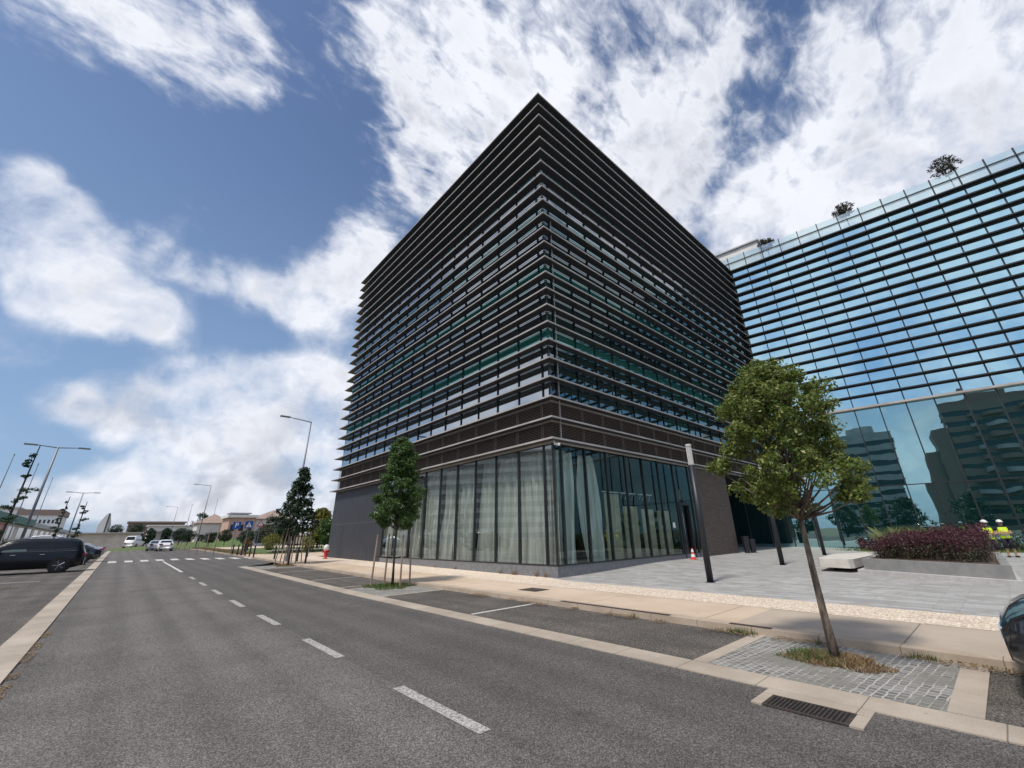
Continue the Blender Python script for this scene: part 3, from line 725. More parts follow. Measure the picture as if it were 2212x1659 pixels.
# door bay
door = mp(MB().box(22.75, 22.85, YC - .02, YC + .14, .17, 2.95).box(23.85, 23.95, YC - .02, YC + .14, .17, 2.95).box(22.75, 23.95, YC - .02, YC + .14, 2.95, 3.08), 'door_frame', M['mull'])
mp(MB().box(22.86, 23.30, YC + .04, YC + .06, .2, 2.94), 'door_leaf', M['carglass'])
mp(MB().tube([(22.92, YC - .06, 2.5), (22.92, YC - .06, .6)], .016, 6), 'door_pull', M['chrome'])
b = MB(); b.box(22.69, 25.0, YC + .05, YC + .062, 3.09, Z0 - .04); b.box(23.96, 24.95, YC + .05, YC + .062, .2, 3.08); mp(b, 'door_glazing', M['glass_shop2'])
b = MB(); b.box(24.95, 25.05, YC, YC + .16, .1, Z0 - .04); b.box(24.40, 24.46, YC, YC + .16, .1, Z0 - .04); mp(b, 'side_frame', M['mull'])
b = MB(); b.box(25.05, 29.72, YC + .03, YC + .4, -.1, Z0 - .03)
z = .02
while z < Z0 - .1:
    b.box(25.05, 29.72, YC, YC + .03, z, z + .065); z += .105
mp(b, 'brick_slat_wall', M['brick'])
b = MB(); b.box(29.32, 29.72, YC + .4, YN - .3, -.1, Z0 - .03); mp(b, 'passage_wall', M['slate'])
mp(MB().box(29.72, 43, YC + 12, YC + 12.3, -.1, Z0 - .03), 'passage_end', M['dark'])
mp(MB().box(32.5, 36.5, YC + 11.9, YC + 11.98, .1, 3.2), 'passage_glazing', M['glass_rl'])
# camera under the corner of the lowest fin, roof edge fixings
cmr = thing('security_camera', 'small white security camera hanging under the lowest fin at the building corner', 'camera', (XC - .12, YC - .22, Z0 - .06))
MB().tube([(0, 0, 0), (0, 0, -.12)], .02, 6).build('bracket', M['helmet'], cmr); MB().tube([(.02, .02, -.13), (.10, -.22, -.20)], [.05, .06], 8).build('housing', M['helmet'], cmr)
b = MB()
for y in [YC + 1 + 2.1 * i for i in range(12)]: b.box(XC - .38, XC - .30, y, y + .08, Z0 + DZ * 23 + .035, Z0 + DZ * 23 + .13)
mp(b, 'roof_edge_brackets', M['bronze'])

# ------------------------------------------------------------------ right building
TH = R(8); RO = np.array([40.5, 10.0]); RU = np.array([math.sin(TH), -math.cos(TH)]); RN = np.array([-math.cos(TH), -math.sin(TH)])
def rf(p): return (RO[0] + RU[0] * p[0] + RN[0] * p[1], RO[1] + RU[1] * p[0] + RN[1] * p[1], p[2])
rb = thing('mirrored_office_building', 'wide teal mirror glass office building with dark horizontal fins behind the plaza', 'office building', (RO[0], RO[1], 0))
def rp(b, name, mt, smooth=False, **k):
    o = b.build(name, mt, None, smooth, **k); o.parent = rb; o.matrix_parent_inverse = Matrix.Translation(-rb.location); return o
S0, S1 = -9.0, 34.0; ZT, ZB = 26.49, 10.45; RDZ = (ZT - ZB) / 17
rp(MB().box(S0, S1, -14, -.25, -.2, ZT - .05, fr=rf), 'core', M['dark'])
SP = 1.585; sm = [5.98 + SP * k for k in range(-9, 18)]
def rpane(b, a, c, za, zb, mi=0):
    k = .0075 * min(1.6, (zb - za) / 2 + .4); t = [pr_.uniform(-k, k) for _ in range(3)]
    b.poly([rf((a + .025, -.008 + t[0], za)), rf((c - .025, -.008 + t[1], za)), rf((c - .025, -.008 + t[1] + t[2], zb)), rf((a + .025, -.008 + t[0] + t[2], zb))], mi)
rg = []
for k in range(17):
    for a, c in zip(sm[:-1], sm[1:]):
        ctr = Vector(rf(((a + c) / 2, 0, ZB + RDZ * (k + .5)))); ang = (ctr - cent).length
        vis = -3.2 < a < 16.5
        rg.append((ang + (0 if vis else 500), a, c, ZB + RDZ * k + .03, ZB + RDZ * (k + 1) - .02, k))
rg.sort(key=lambda t: t[0])
for _, a, c, za, zb, k in rg[:90]:
    b = MB(); rpane(b, a, c, za, zb); rp(b, 'window', M['glass_r'])
b = MB()
for _, a, c, za, zb, k in rg[90:]: rpane(b, a, c, za, zb)
rp(b, 'window_bands', M['glass_r'], kind='stuff')
for a, c in zip(sm[:-1], sm[1:]):
    b = MB()
    for za, zb in ((.05, 4.35), (4.41, ZB - .13)): rpane(b, a, c, za, zb)
    rp(b, 'tall_window', M['glass_rl'])
b = MB()
for s_ in sm: b.box(s_ - .035, s_ + .035, -.02, .07, .0, ZT - .1, fr=rf)
rp(b, 'mullions', M['mull'])
rp(MB().box(S0, S1, -.02, .05, 4.35, 4.41, fr=rf), 'transom', M['mull'])
for i in range(18):
    z = ZB + RDZ * i; b = MB()
    b.box(S0, S1, .0, .31, z - .05, z + .025, 0, fr=rf); b.box(S0, S1, .31, .355, z - .07, z + .025, 1 if i == 0 else 0, fr=rf)
    b.box(S0, S1, .02, .06, z - .13, z - .05, 0, fr=rf)
    rp(b, 'sunshade_fin', [M['mull'], M['finedge']])
rp(MB().box(S0, S1, .0, .4, ZB - .135, ZB - .085, fr=rf), 'lower_trim', M['finedge'])
# terrace parapet, rail, glass
rp(MB().box(S0, S1, -14, -.05, ZT - .05, ZT + .08, fr=rf), 'roof', M['stonew'])
for s_ in [sm[0] + SP * k for k in range(0, 27)]:
    b = MB(); b.box(s_ - .04, s_ + .04, -.02, .07, ZT + .08, ZT + 1.75, fr=rf); rp(b, 'balustrade_post', M['mull'])
    b = MB(); b.box(s_ + .05, s_ + SP - .05, -.01, .01, ZT + .12, ZT + 1.7, fr=rf); rp(b, 'balustrade_glass', M['glass_rail'])
rp(MB().box(S0, S1, .08, .15, ZT + .92, ZT + 1.02, fr=rf), 'handrail', M['mull'])
hut = thing('rooftop_plant_room', 'small white plant room on the roof terrace beside the louvred block', 'plant room')
b = MB(); b.box(-3.2, .9, -4, -1.6, ZT + .09, ZT + 3.5, fr=rf); b.build('wall', M['white'], hut)
b = MB(); b.box(-3.4, 1.1, -4.2, -1.4, ZT + 3.5, ZT + 3.65, fr=rf); b.build('roof', M['sgrey'], hut)

# ------------------------------------------------------------------ foliage
def leaves(b, r, c, rad, n, size, squash=1.0, up=.35):
    for _ in range(n):
        v = Vector((r.gauss(0, 1), r.gauss(0, 1), r.gauss(0, 1)))
        v = v.normalized() * rad * (r.random() ** .45); v.z *= squash
        p = Vector(c) + v
        nrm = (v.normalized() * .6 + Vector((r.gauss(0, .6), r.gauss(0, .6), up + r.gauss(0, .5)))).normalized()
        a = nrm.orthogonal().normalized(); a.rotate(Matrix.Rotation(r.uniform(0, 6.28), 3, nrm)); d = nrm.cross(a)
        s = size * r.uniform(.6, 1.25); bend = nrm * s * .22
        b.poly([p - a * s + bend, p - d * s * .55, p + a * s + bend, p + d * s * .55])
def tree(name, label, cat, loc, h, z0, prof, leafm, barkm, seed, ncl, nleaf, lsize, clr, trunk_r, group=None, limbs=26, squash=.8, rz=0, boughs=0, br=.4):
    r = random.Random(seed); t = thing(name, label, cat, loc, rz, group)
    tb = MB(); pts = []; rad = []
    for i in range(9):
        u = i / 8; pts.append((.03 * math.sin(u * 5 + seed), .03 * math.cos(u * 4 + seed) - .03, u * h * .93)); rad.append(trunk_r * (1.25 if i == 0 else 1) * (1 - u * .9))
    tb.tube(pts, rad, 9)
    cb = MB(); cl = []
    bg_ = []
    for i in range(boughs):
        u = (i + .5 * r.random()) / boughs; a = i * 2.4 + r.uniform(-.4, .4); q = prof(u) * r.uniform(.62, .98)
        bg_.append((q * math.cos(a), q * math.sin(a), z0 + (h - z0) * u * .97, br * r.uniform(.75, 1.25) * (1 - .35 * u)))
    for i in range(ncl if boughs else 0):
        c = bg_[i % boughs] if i < ncl * .86 else (0, 0, z0 + (h - z0) * r.random() * .9, .45); v = Vector((r.gauss(0, 1), r.gauss(0, 1), r.gauss(0, 1))).normalized() * c[3] * r.random() ** .4
        cl.append((c[0] + v.x, c[1] + v.y, max(z0 - .1, c[2] + v.z * .72)))
    for i in range(0 if boughs else ncl):
        u = r.random(); a = r.uniform(0, 6.283); zz = z0 + (h - z0) * u
        q = prof(u) * (1 + .22 * math.sin(3 * a + seed + 5 * u) + .12 * math.sin(7 * a + 9 * u)) ; rr = q * (r.random() ** .42)
        cl.append((rr * math.cos(a), rr * math.sin(a), zz))
    for i, c in enumerate(cl):
        leaves(cb, r, c, clr * r.uniform(.6, 1.25), int(nleaf * r.uniform(.6, 1.4)), lsize, squash)
        if i < limbs:
            s = Vector((0, 0, max(z0 * .90, c[2] - .35 * (c[0] ** 2 + c[1] ** 2) ** .5 - .45 * (h - z0) * .5))); e = Vector(c)
            m_ = s.lerp(e, .5) + Vector((0, 0, -.05)); lr = trunk_r * .38
            tb.tube([s, m_, e], [lr, lr * .6, lr * .2], 5)
    tb.build('trunk', barkm, t, True); cb.build('crown', leafm, t)
    return t
def lerp_prof(pts):
    return lambda u: float(np.interp(u, [p[0] for p in pts], [p[1] for p in pts]))
tree('street_tree', 'nearest street tree with a broad round olive green crown in the sett paved pit', 'tree', (T1[0], T1[1], ROAD), 4.42, 2.02,
     lerp_prof([(0, .70), (.12, .96), (.30, 1.04), (.5, .98), (.68, .86), (.82, .60), (.92, .22), (1, .03)]), M['leafA'], M['bark'], 5, 500, 66, .033, .14, .056, limbs=90, boughs=48, br=.28)
t2 = tree('street_tree', 'staked conical green tree in front of the street side shop windows', 'tree', (T2[0], T2[1], ROAD + rise(T2[1])), 5.55, 2.15,
     lerp_prof([(0, .40), (.1, .80), (.28, .92), (.5, .70), (.72, .42), (.92, .24), (1, .08)]), M['leafB'], M['barkdark'], 9, 560, 56, .046, .17, .045, limbs=24, boughs=34, br=.33)
tree('street_tree', 'dark green conical tree held by leaning stakes at the far end of the parking bays', 'tree', (T3[0], T3[1], ROAD + rise(T3[1])), 6.05, 1.9,
     lerp_prof([(0, 1.1), (.2, 1.30), (.4, 1.0), (.6, .62), (.85, .32), (1, .1)]), M['leafC'], M['barkdark'], 12, 260, 34, .085, .24, .06, limbs=16)
def stake_frame(loc, spots, label, lean=0.0, h=1.8):
    t = thing('tree_stakes', label, 'tree stakes', loc)
    for i, (x, y) in enumerate(spots):
        MB().tube([(x * 1.1, y * 1.1, 0), (x * (1 - lean), y * (1 - lean), h + .12 * math.sin(i * 3))], [.035, .03], 7).build('stake', M['stake'], t)
    b = MB()
    for i in range(len(spots)):
        a, c = spots[i], spots[(i + 1) % len(spots)]
        b.tube([(a[0], a[1], h * .57), (a[0] * .1, a[1] * .1, h * .53), (c[0], c[1], h * .57)], .014, 5)
    b.build('strap', M['rubber'], t); return t
stake_frame((T2[0], T2[1], ROAD + rise(T2[1])), [(-.52, .42), (-.06, .42), (.10, -.42), (.50, -.30)], 'four wooden stakes strapped around the staked conical tree')
stake_frame((T3[0], T3[1], ROAD + rise(T3[1])), [(-.62, .5), (-.42, .2), (-.15, .5), (.05, -.3), (.35, -.1), (.55, -.5)], 'six tall weathered stakes around the dark green tree', .25, 2.3)
blades('burlap', disc(T3[0], T3[1], .1, .1), 3, .01, M['stake'], lambda x, y: ROAD + rise(y) + 1.5, label='scrap of sacking', seed=2)
bpy.data.objects.remove(bpy.data.objects['burlap'])

def shrub(name, label, cat, px, py_bot, py_top, w_px, Y, leafm, seed, group=None, trunk=False, n=100, ls=None, depth=None):
    """bush or small tree standing at distance Y, sized from the photo"""
    x, y, z = at(px, py_bot, Y); _, _, zt = at(px, py_top, Y); xl = at(px - w_px / 2, py_bot, Y)[0]; xr = at(px + w_px / 2, py_bot, Y)[0]
    h = zt - z; rx = (xr - xl) / 2; r = random.Random(seed); t = thing(name, label, cat, (x, y, z), 0, group); cb = MB()
    ls = ls or max(.06, h * .035); z0 = .18 * h if trunk else .05 * h
    for i in range(n):
        a, u = r.uniform(0, 6.283), r.random(); q = math.sqrt(max(0, 1 - (2 * u - 1) ** 2)) ** .7 * (r.random() ** .4) * (1 + .2 * math.sin(3 * a + seed))
        leaves(cb, r, (rx * .85 * q * math.cos(a), rx * .85 * q * math.sin(a), z0 + (h - z0) * (.05 + .87 * u)), min(rx, h) * .24, 34, ls)
    cb.build('crown', leafm, t)
    tb = MB()
    if trunk: tb.tube([(0, 0, -.3), (0, 0, h * .6)], [h * .03, h * .015], 6)
    for i in range(4): tb.tube([(0, 0, 0 if not trunk else h * .3), (rx * .4 * math.cos(i * 1.6), rx * .4 * math.sin(i * 1.6), h * .65)], [h * .015, h * .005], 5)
    tb.build('stem' if not trunk else 'trunk', M['barkdark'], t)
    return t

# ------------------------------------------------------------------ plaza furniture
def light_column(loc, h, label, r=.105):
    t = thing('light_column', label, 'lamp post', loc, 0, 'dark cylindrical light columns on the plaza')
    MB().tube([(0, 0, 0), (0, 0, h - .75)], r, 18).build('pole', M['pole'], t, True)
    b = MB()
    for i in range(12): b.tube([(r * .8 * math.cos(i * .5236), r * .8 * math.sin(i * .5236), h - .75), (r * .8 * math.cos(i * .5236), r * .8 * math.sin(i * .5236), h - .05)], .012, 5)
    b.tube([(0, 0, h - .75), (0, 0, h - .05)], r * .6, 10); b.build('lantern', M['lampg'], t)
    MB().tube([(0, 0, h - .06), (0, 0, h)], r, 18).build('cap', M['lampg'], t); MB().tube([(0, 0, 0), (0, 0, .012)], r * 1.5, 18).build('base_plate', M['pole'], t)
    return t
def PG(px, py):
    x, y = G(px, py, 0)
    return x, y
p1 = PG(1535, 1258); light_column((p1[0], p1[1], plz(*p1)), 4.55, 'dark light column with a bright slatted head standing nearest on the plaza')
p2 = PG(1691, 1222); light_column((p2[0], p2[1], plz(*p2)), 4.55, 'middle dark light column seen left of the near tree trunk')
p3 = PG(1782, 1201); light_column((p3[0], p3[1], plz(*p3)), 4.55, 'farthest dark light column seen right of the near tree trunk beside the bench')
p4 = G(709, 1196, 0); light_column((p4[0], p4[1], rise(p4[1])), 4.7, 'dark light column at the far end of the slate wall')
# bench
bn = thing('bench', 'low white concrete slab bench at the corner of the shrub planter', 'bench')
a0 = (20.95, 5.65); b0 = (20.75, 4.45); c0 = (24.2, 4.35); d0 = (24.6, 5.55)
MB().prism([(20.67, 5.43), (20.35, 4.40), (20.60, 4.28), (23.82, 4.21), (26.3, 4.80), (24.29, 5.72), (20.85, 5.5)][::-1], .15, .46).build('slab', M['bench'], bn)
MB().prism([(21.5, 5.2), (24.1, 5.3), (24.2, 4.65), (21.4, 4.65)], 0, .15).build('base', M['dark'], bn)
# planter
PA, PB_, PC, PD = (20.35, 3.95), (18.42, .22), (27.0, .50), (26.6, 3.90)
pl = thing('planter', 'long grey concrete planter on the plaza holding the purple shrubs', 'planter')
MB().prism([PB_, PC, PD, PA], .14, .50).build('wall', M['planter'], pl)
MB().prism([(18.1, .12), (27.3, .40), (26.8, 4.1), (20.2, 4.15)], 0, .14).build('step', M['step'], pl)
MB().prism([(18.75, .42), (26.8, .7), (26.4, 3.75), (20.6, 3.75)], .50, .515).build('soil', M['soil'], pl)
def hedge(name, label, n, inner, mats, hfun, seed, size, rad=.26, cat='shrub'):
    r = random.Random(seed); t = thing(name, label, cat); cb = [MB() for _ in mats]; sb = MB()
    for i in range(n):
        x, y, u = inner(r); top = hfun(x, y); z = .5 + (top - .5) * r.random() ** .6
        k = 0 if (z > .5 + (top - .5) * .45 + r.gauss(0, .12)) else (1 if len(mats) > 1 else 0)
        leaves(cb[k], r, (x, y, z), rad * r.uniform(.6, 1.2), 26, size, 1.1, .6)
        if i % 6 == 0: sb.tube([(x, y, .5), (x + r.gauss(0, .05), y + r.gauss(0, .05), z)], [.012, .006], 4)
    for m_, c_ in zip(mats, cb): c_.build('foliage', m_, t)
    sb.build('stems', M['barkdark'], t, kind='stuff'); return t
def quad_pt(r, A, B, Cc, D):
    u, v = r.random(), r.random(); return ((A[0] * (1 - u) + B[0] * u) * (1 - v) + (D[0] * (1 - u) + Cc[0] * u) * v, (A[1] * (1 - u) + B[1] * u) * (1 - v) + (D[1] * (1 - u) + Cc[1] * u) * v)
def inner(r):
    x, y = quad_pt(r, (20.55, 3.60), (18.80, .45), (24.4, .75), (24.2, 3.5)); return x, y, 0
hedge('purple_shrub_bed', 'dense dark purple shrubs with grey green lower leaves filling the planter', 1300, inner, [M['leafP'], M['leafG']],
      lambda x, y: 1.54 - .13 * y + .08 * math.sin(x * 2.1 + y * 1.3) + .05 * math.sin(y * 5), 31, .034)
def reed_pt(r):
    x, y = r.uniform(24.6, 26.2), r.uniform(1.9, 3.9); return x, y, 1
rb_ = thing('grass_clump', 'pale feathery ornamental grass rising behind the purple shrubs', 'ornamental grass')
rr = random.Random(3); gb_ = MB()
for i in range(1500):
    x, y, _ = reed_pt(rr); hh = rr.uniform(.65, 1.15); a = rr.uniform(0, 6.28); lx, ly = rr.gauss(0, .35), rr.gauss(0, .35); w = .012
    gb_.poly([(x - w, y, .5), (x + w, y, .5), (x + lx * .4 + w, y + ly * .4, .5 + hh * .7), (x + lx, y + ly, .5 + hh), (x + lx * .4 - w, y + ly * .4, .5 + hh * .7)])
gb_.build('blades', M['reed'], rb_)
# bed along the foot of the mirror facade
MB().box(-6, 20, .5, 3.4, -.1, .03, fr=rf).build('lawn', M['lawn'], kind='structure')
blades('lawn_grass', lambda r: (lambda p: (p[0], p[1], 1))(rf((r.uniform(-6, 18), r.uniform(.6, 3.4), 0))), 6000, .12, M['grass'], lambda x, y: .03, .02, .4, 'short green grass strip at the foot of the mirror facade', 14)
def bed(name, label, s0, s1, mt, h, n, seed):
    r = random.Random(seed); t = thing(name, label, 'shrub'); cb = MB(); sb = MB()
    for i in range(n):
        x, y, _ = rf((r.uniform(s0, s1), r.uniform(.7, 1.8), 0)); z = .05 + h * r.random()
        leaves(cb, r, (x, y, z), .28, 24, .07)
        if i % 8 == 0: sb.tube([(x, y, 0), (x, y, z)], .012, 4)
    cb.build('foliage', mt, t); sb.build('stems', M['barkdark'], t, kind='stuff')
bed('low_shrub_bed', 'low dull purple shrubs at the foot of the mirror glass facade', 2.2, 7.2, M['leafP'], .7, 90, 15)
bed('low_shrub_bed', 'low dark shrubs behind the workers at the right edge', 8.5, 14, M['leafG'], .8, 90, 16)
tr_ = rf((12.6, 2.4, 0))
tree('garden_tree', 'small bright green tree in front of the mirror glass at the right edge', 'tree', (tr_[0], tr_[1], 0), 3.6, 1.2, lerp_prof([(0, .5), (.4, 1.25), (.8, .9), (1, .2)]), M['leafB'], M['barkdark'], 18, 70, 34, .07, .3, .05, limbs=10)
# roof terrace trees
for i, (s_, sc_, lb) in enumerate(((15.3, 1.3, 'largest potted terrace tree at the right end of the glass balustrade'), (8.3, 1.1, 'middle potted tree on the roof terrace behind the balustrade'), (1.7, .95, 'smallest potted terrace tree nearest the plant room'))):
    x, y, _ = rf((s_, -.9, 0)); r = random.Random(40 + i)
    t = thing('terrace_tree', lb, 'tree', (x, y, ZT + .08), 0, 'potted trees on the roof terrace')
    MB().tube([(0, 0, 0), (0, 0, .5)], [.25, .32], 12).build('pot', M['white'], t)
    tb = MB(); tb.tube([(0, 0, .5), (.03, .02, 1.6 * sc_ + .2)], [.04, .03], 6)
    cb = MB()
    for j in range(64):
        v = Vector((r.gauss(0, 1), r.gauss(0, 1), r.gauss(0, 1))).normalized() * (r.random() ** .4) * .78 * sc_; v.z *= .75
        c = Vector((0, 0, 2.0 * sc_ + .35)) + v; leaves(cb, r, c, .20, 24, .075)
        if j < 12: tb.tube([(0.03, .02, 1.5 * sc_ + .2), c], [.018, .006], 4)
    tb.build('trunk', M['barkdark'], t); cb.build('crown', M['leafR'], t)

# cone, bins, grates
cx_, cy_ = 22.3, 11.55
t = thing('traffic_cone', 'red and white traffic cone standing by the open shop door', 'traffic cone', (cx_, cy_, plz(cx_, cy_)))
MB().box(-.16, .16, -.16, .16, 0, .03).build('base', M['orangep'], t)
MB().tube([(0, 0, .03), (0, 0, .12)], [.125, .110], 14).tube([(0, 0, .26), (0, 0, .36)], [.086, .068], 14).tube([(0, 0, .48), (0, 0, .55)], [.047, .032], 14).build('body', M['orangep'], t)
MB().tube([(0, 0, .12), (0, 0, .26)], [.110, .086], 14, cap=False).tube([(0, 0, .36), (0, 0, .48)], [.068, .047], 14, cap=False).build('white_band', M['swhite'], t)
for (x, y, w, h, lb) in ((29.55, 11.6, .42, .95, 'taller dark grey planter bin at the end of the brown slat wall'), (30.15, 11.45, .40, .78, 'shorter dark grey planter bin beside the dark passage')):
    t = thing('litter_bin', lb, 'bin', (x, y, plz(x, y)), 0, 'dark bins by the passage')
    MB().tube([(0, 0, 0), (0, 0, h)], [w * .42, w * .55], 4).build('body', M['planter'] if 0 else M['pole'], t)
    MB().tube([(0, 0, h), (0, 0, h + .04)], [w * .58, w * .58], 4).build('rim', M['mull'], t)
g0 = G(1670, 1506, ROAD); g1 = G(1846, 1556, ROAD)
t = thing('drain_grate', 'long rusty drain grate set in the road edge below the near tree', 'drain', (5.46, (g0[1] + g1[1]) / 2, ROAD + .006))
ln = (g0[1] - g1[1]) / 2
b = MB(); b.box(-.17, -.15, -ln, ln, 0, .014); b.box(.15, .17, -ln, ln, 0, .014); b.box(-.15, .15, -ln, -ln + .02, 0, .014); b.box(-.15, .15, ln - .02, ln, 0, .014)
for i in range(19): yy = -ln + .03 + (2 * ln - .06) * i / 18; b.box(-.15, .15, yy - .006, yy + .006, 0, .012)
b.build('grate', M['iron'], t); MB().box(-.15, .15, -ln + .02, ln - .02, -.002, .002).build('pit', M['dark'], t)  # the pit is a flat dark sheet standing in for shade below the bars
MB().box(.18, .36, -ln - .11, ln + .11, -.01, .010).box(-.17, .17, ln + .002, ln + .11, -.01, .010).box(-.17, .17, -ln - .11, -ln - .002, -.01, .010).build('surround', M['strip'], t)
mh = G(1153, 1274, 0)
t = thing('manhole_cover', 'square rusty inspection cover in the beige pavement', 'manhole cover', (mh[0], mh[1], .004), R(45) * 0)
MB().box(-.28, .28, -.36, .36, 0, .008).build('lid', M['iron'], t); MB().box(-.31, .31, -.39, .39, -.001, .004).build('rim', M['mull'], t)
t = thing('kerb_drain', 'long dark drain slot in the right kerb', 'drain', (8.52, 6.6, .016)); MB().box(-.06, .06, -1.5, 1.5, 0, .004).build('slot', M['iron'], t)
t = thing('kerb_drain', 'short dark drain slot in the kerb below the beige pavement', 'drain', (8.52, 3.55, .016)); MB().box(-.06, .06, -.35, .35, 0, .004).build('slot', M['iron'], t)

# hydrant
hx, hy = G(702, 1207, 0)
t = thing('fire_hydrant', 'red fire hydrant with a white cap beside the slate wall end', 'fire hydrant', (hx, hy, rise(hy)))
MB().tube([(0, 0, 0), (0, 0, .06), (0, 0, .07), (0, 0, .45), (0, 0, .6)], [.16, .16, .10, .13, .20], 14).build('body', M['sred'], t, True)
MB().tube([(0, 0, .6), (0, 0, .85), (0, 0, .95), (0, 0, 1.0)], [.20, .20, .15, .04], 14).build('cap', M['swhite'], t, True)
MB().tube([(-.28, 0, .5), (.28, 0, .5)], .06, 8).build('outlet', M['sred'], t)

# bollards
nb = 0
for px, py, lb in ((501, 1198, 'leftmost of the six dark bollards by the crossing'), (512, 1199, 'second dark bollard from the left by the crossing'), (520.5, 1200, 'third dark bollard from the left by the crossing'),
                   (529, 1201, 'fourth dark bollard from the left by the crossing'), (538, 1202.5, 'fifth dark bollard from the left by the crossing'), (547, 1204, 'rightmost of the six dark bollards by the crossing'),
                   (592, 1208, 'dark bollard just left of the far staked tree'), (641, 1213, 'dark bollard just right of the far staked tree'), (659, 1217, 'dark bollard between the far staked tree and the hydrant')):
    x, y = G(px, py, 0)
    if nb == 0:
        bo = thing('bollard', lb, 'bollard', (x, y, rise(y)), 0, 'dark bollards along the pavement')
        MB().tube([(0, 0, 0), (0, 0, .90)], .06, 10).build('post', M['mull'], bo); MB().tube([(0, 0, .90), (0, 0, .95)], [.06, .03], 10).build('cap', M['iron'], bo)
    else: copy_tree(bo, (x, y, rise(y)), 0, lb)
    nb += 1
# row of far stakes with saplings along the right verge
k = 0
for px, py, top in ((365, 1189, 1168), (378, 1190, 1166), (386, 1190.5, 1170), (396, 1191, 1168), (406, 1193.5, 1160), (424, 1196, 1162), (441, 1198, 1150), (460, 1199, 1132)):
    x, y = G(px, py, 0); zt = at(px + 6, top, y)[2]; lb = 'wooden sapling stake, number %s from the left along the far verge' % ['one', 'two', 'three', 'four', 'five', 'six', 'seven', 'eight'][k]
    t = thing('verge_stake', lb, 'stake', (x, y, rise(y)), 0, 'thin stakes along the far right verge')
    MB().tube([(0, 0, 0), (.02, 0, max(1.0, zt - rise(y)))], [.05, .04], 6).build('post', M['stake'], t)
    k += 1
sheet('verge', 8.75, 10.5, 52, 96, .02, M['lawn'])
blades('verge_grass', lambda r: (r.uniform(8.8, 10.5), r.uniform(50, 92), 1), 3000, .18, M['dry'], lambda x, y: rise(y) + .02, .03, .4, 'dry grass verge along the far right pavement', 21)

# ------------------------------------------------------------------ street lamps
def lamp_single(loc, h, arm, label, grp='single arm street lamps along the right pavement'):
    t = thing('street_lamp', label, 'street lamp', loc, 0, grp)
    MB().tube([(0, 0, 0), (0, 0, h)], [.085, .045], 10).build('pole', M['galv'], t, True)
    MB().tube([(0, 0, h - .05), (-arm, 0, h + .10)], [.04, .03], 8).build('arm', M['galv'], t)
    MB().box(-arm - .65, -arm + .02, -.13, .13, h + .06, h + .14).build('lamp_head', M['galv'], t); MB().tube([(0, 0, 0), (0, 0, .35)], .12, 10).build('base', M['galv'], t)
    return t
ls1 = lamp_single((8.9, 34.8, rise(34.8)), 10.05, 1.55, 'tall single arm street lamp rising behind the dark green staked tree')
lamp_single((9.1, 89, rise(80)), 9.8, 1.7, 'second single arm street lamp further up the right pavement')
lamp_single((9.3, 150, rise(80)), 9.8, 1.9, 'third and most distant single arm street lamp')
def lamp_double(loc, h, label):
    t = thing('street_lamp', label, 'street lamp', loc, 0, 'double arm lamps in the parking lot')
    MB().tube([(0, 0, 0), (0, 0, h)], [.10, .055], 10).build('pole', M['galv'], t, True)
    for s_ in (-1, 1):
        MB().tube([(0, 0, h - .05), (s_ * 1.0, 0, h + .04)], [.04, .03], 8).build('arm', M['galv'], t)
        MB().box(*sorted((s_ * 1.0, s_ * 1.62)), -.13, .13, h + .0, h + .08).build('lamp_head', M['galv'], t)
    return t
lamp_double((-4.85, 44.3, rise(44)), 7.85, 'nearer double arm street lamp behind the black estate car')
lamp_double((-5.2, 83, rise(80)), 7.5, 'farther double arm street lamp in the parking lot')
for px, top, Y, lb in ((82, 1005, 100, 'thin mast just right of the nearer double lamp'), (113, 1035, 120, 'slim slanted mast between the two double lamps'), (30, 985, 90, 'slim mast at the left edge beside the spindly tree'), (415, 1092, 140, 'thin mast beside the umbrella pine'), (470, 1080, 150, 'tall faint mast above the white roofed house')):
    x, y, z = at(px, top, Y); t = thing('mast', lb, 'mast', (x, y, rise(80)))
    MB().tube([(0, 0, 0), (0, 0, z - rise(80))], [.10, .035], 6).build('pole', M['galv'], t); MB().tube([(0, 0, z - rise(80)), (0, 0, z - rise(80) + .3)], .06, 6).build('tip', M['galv'], t)

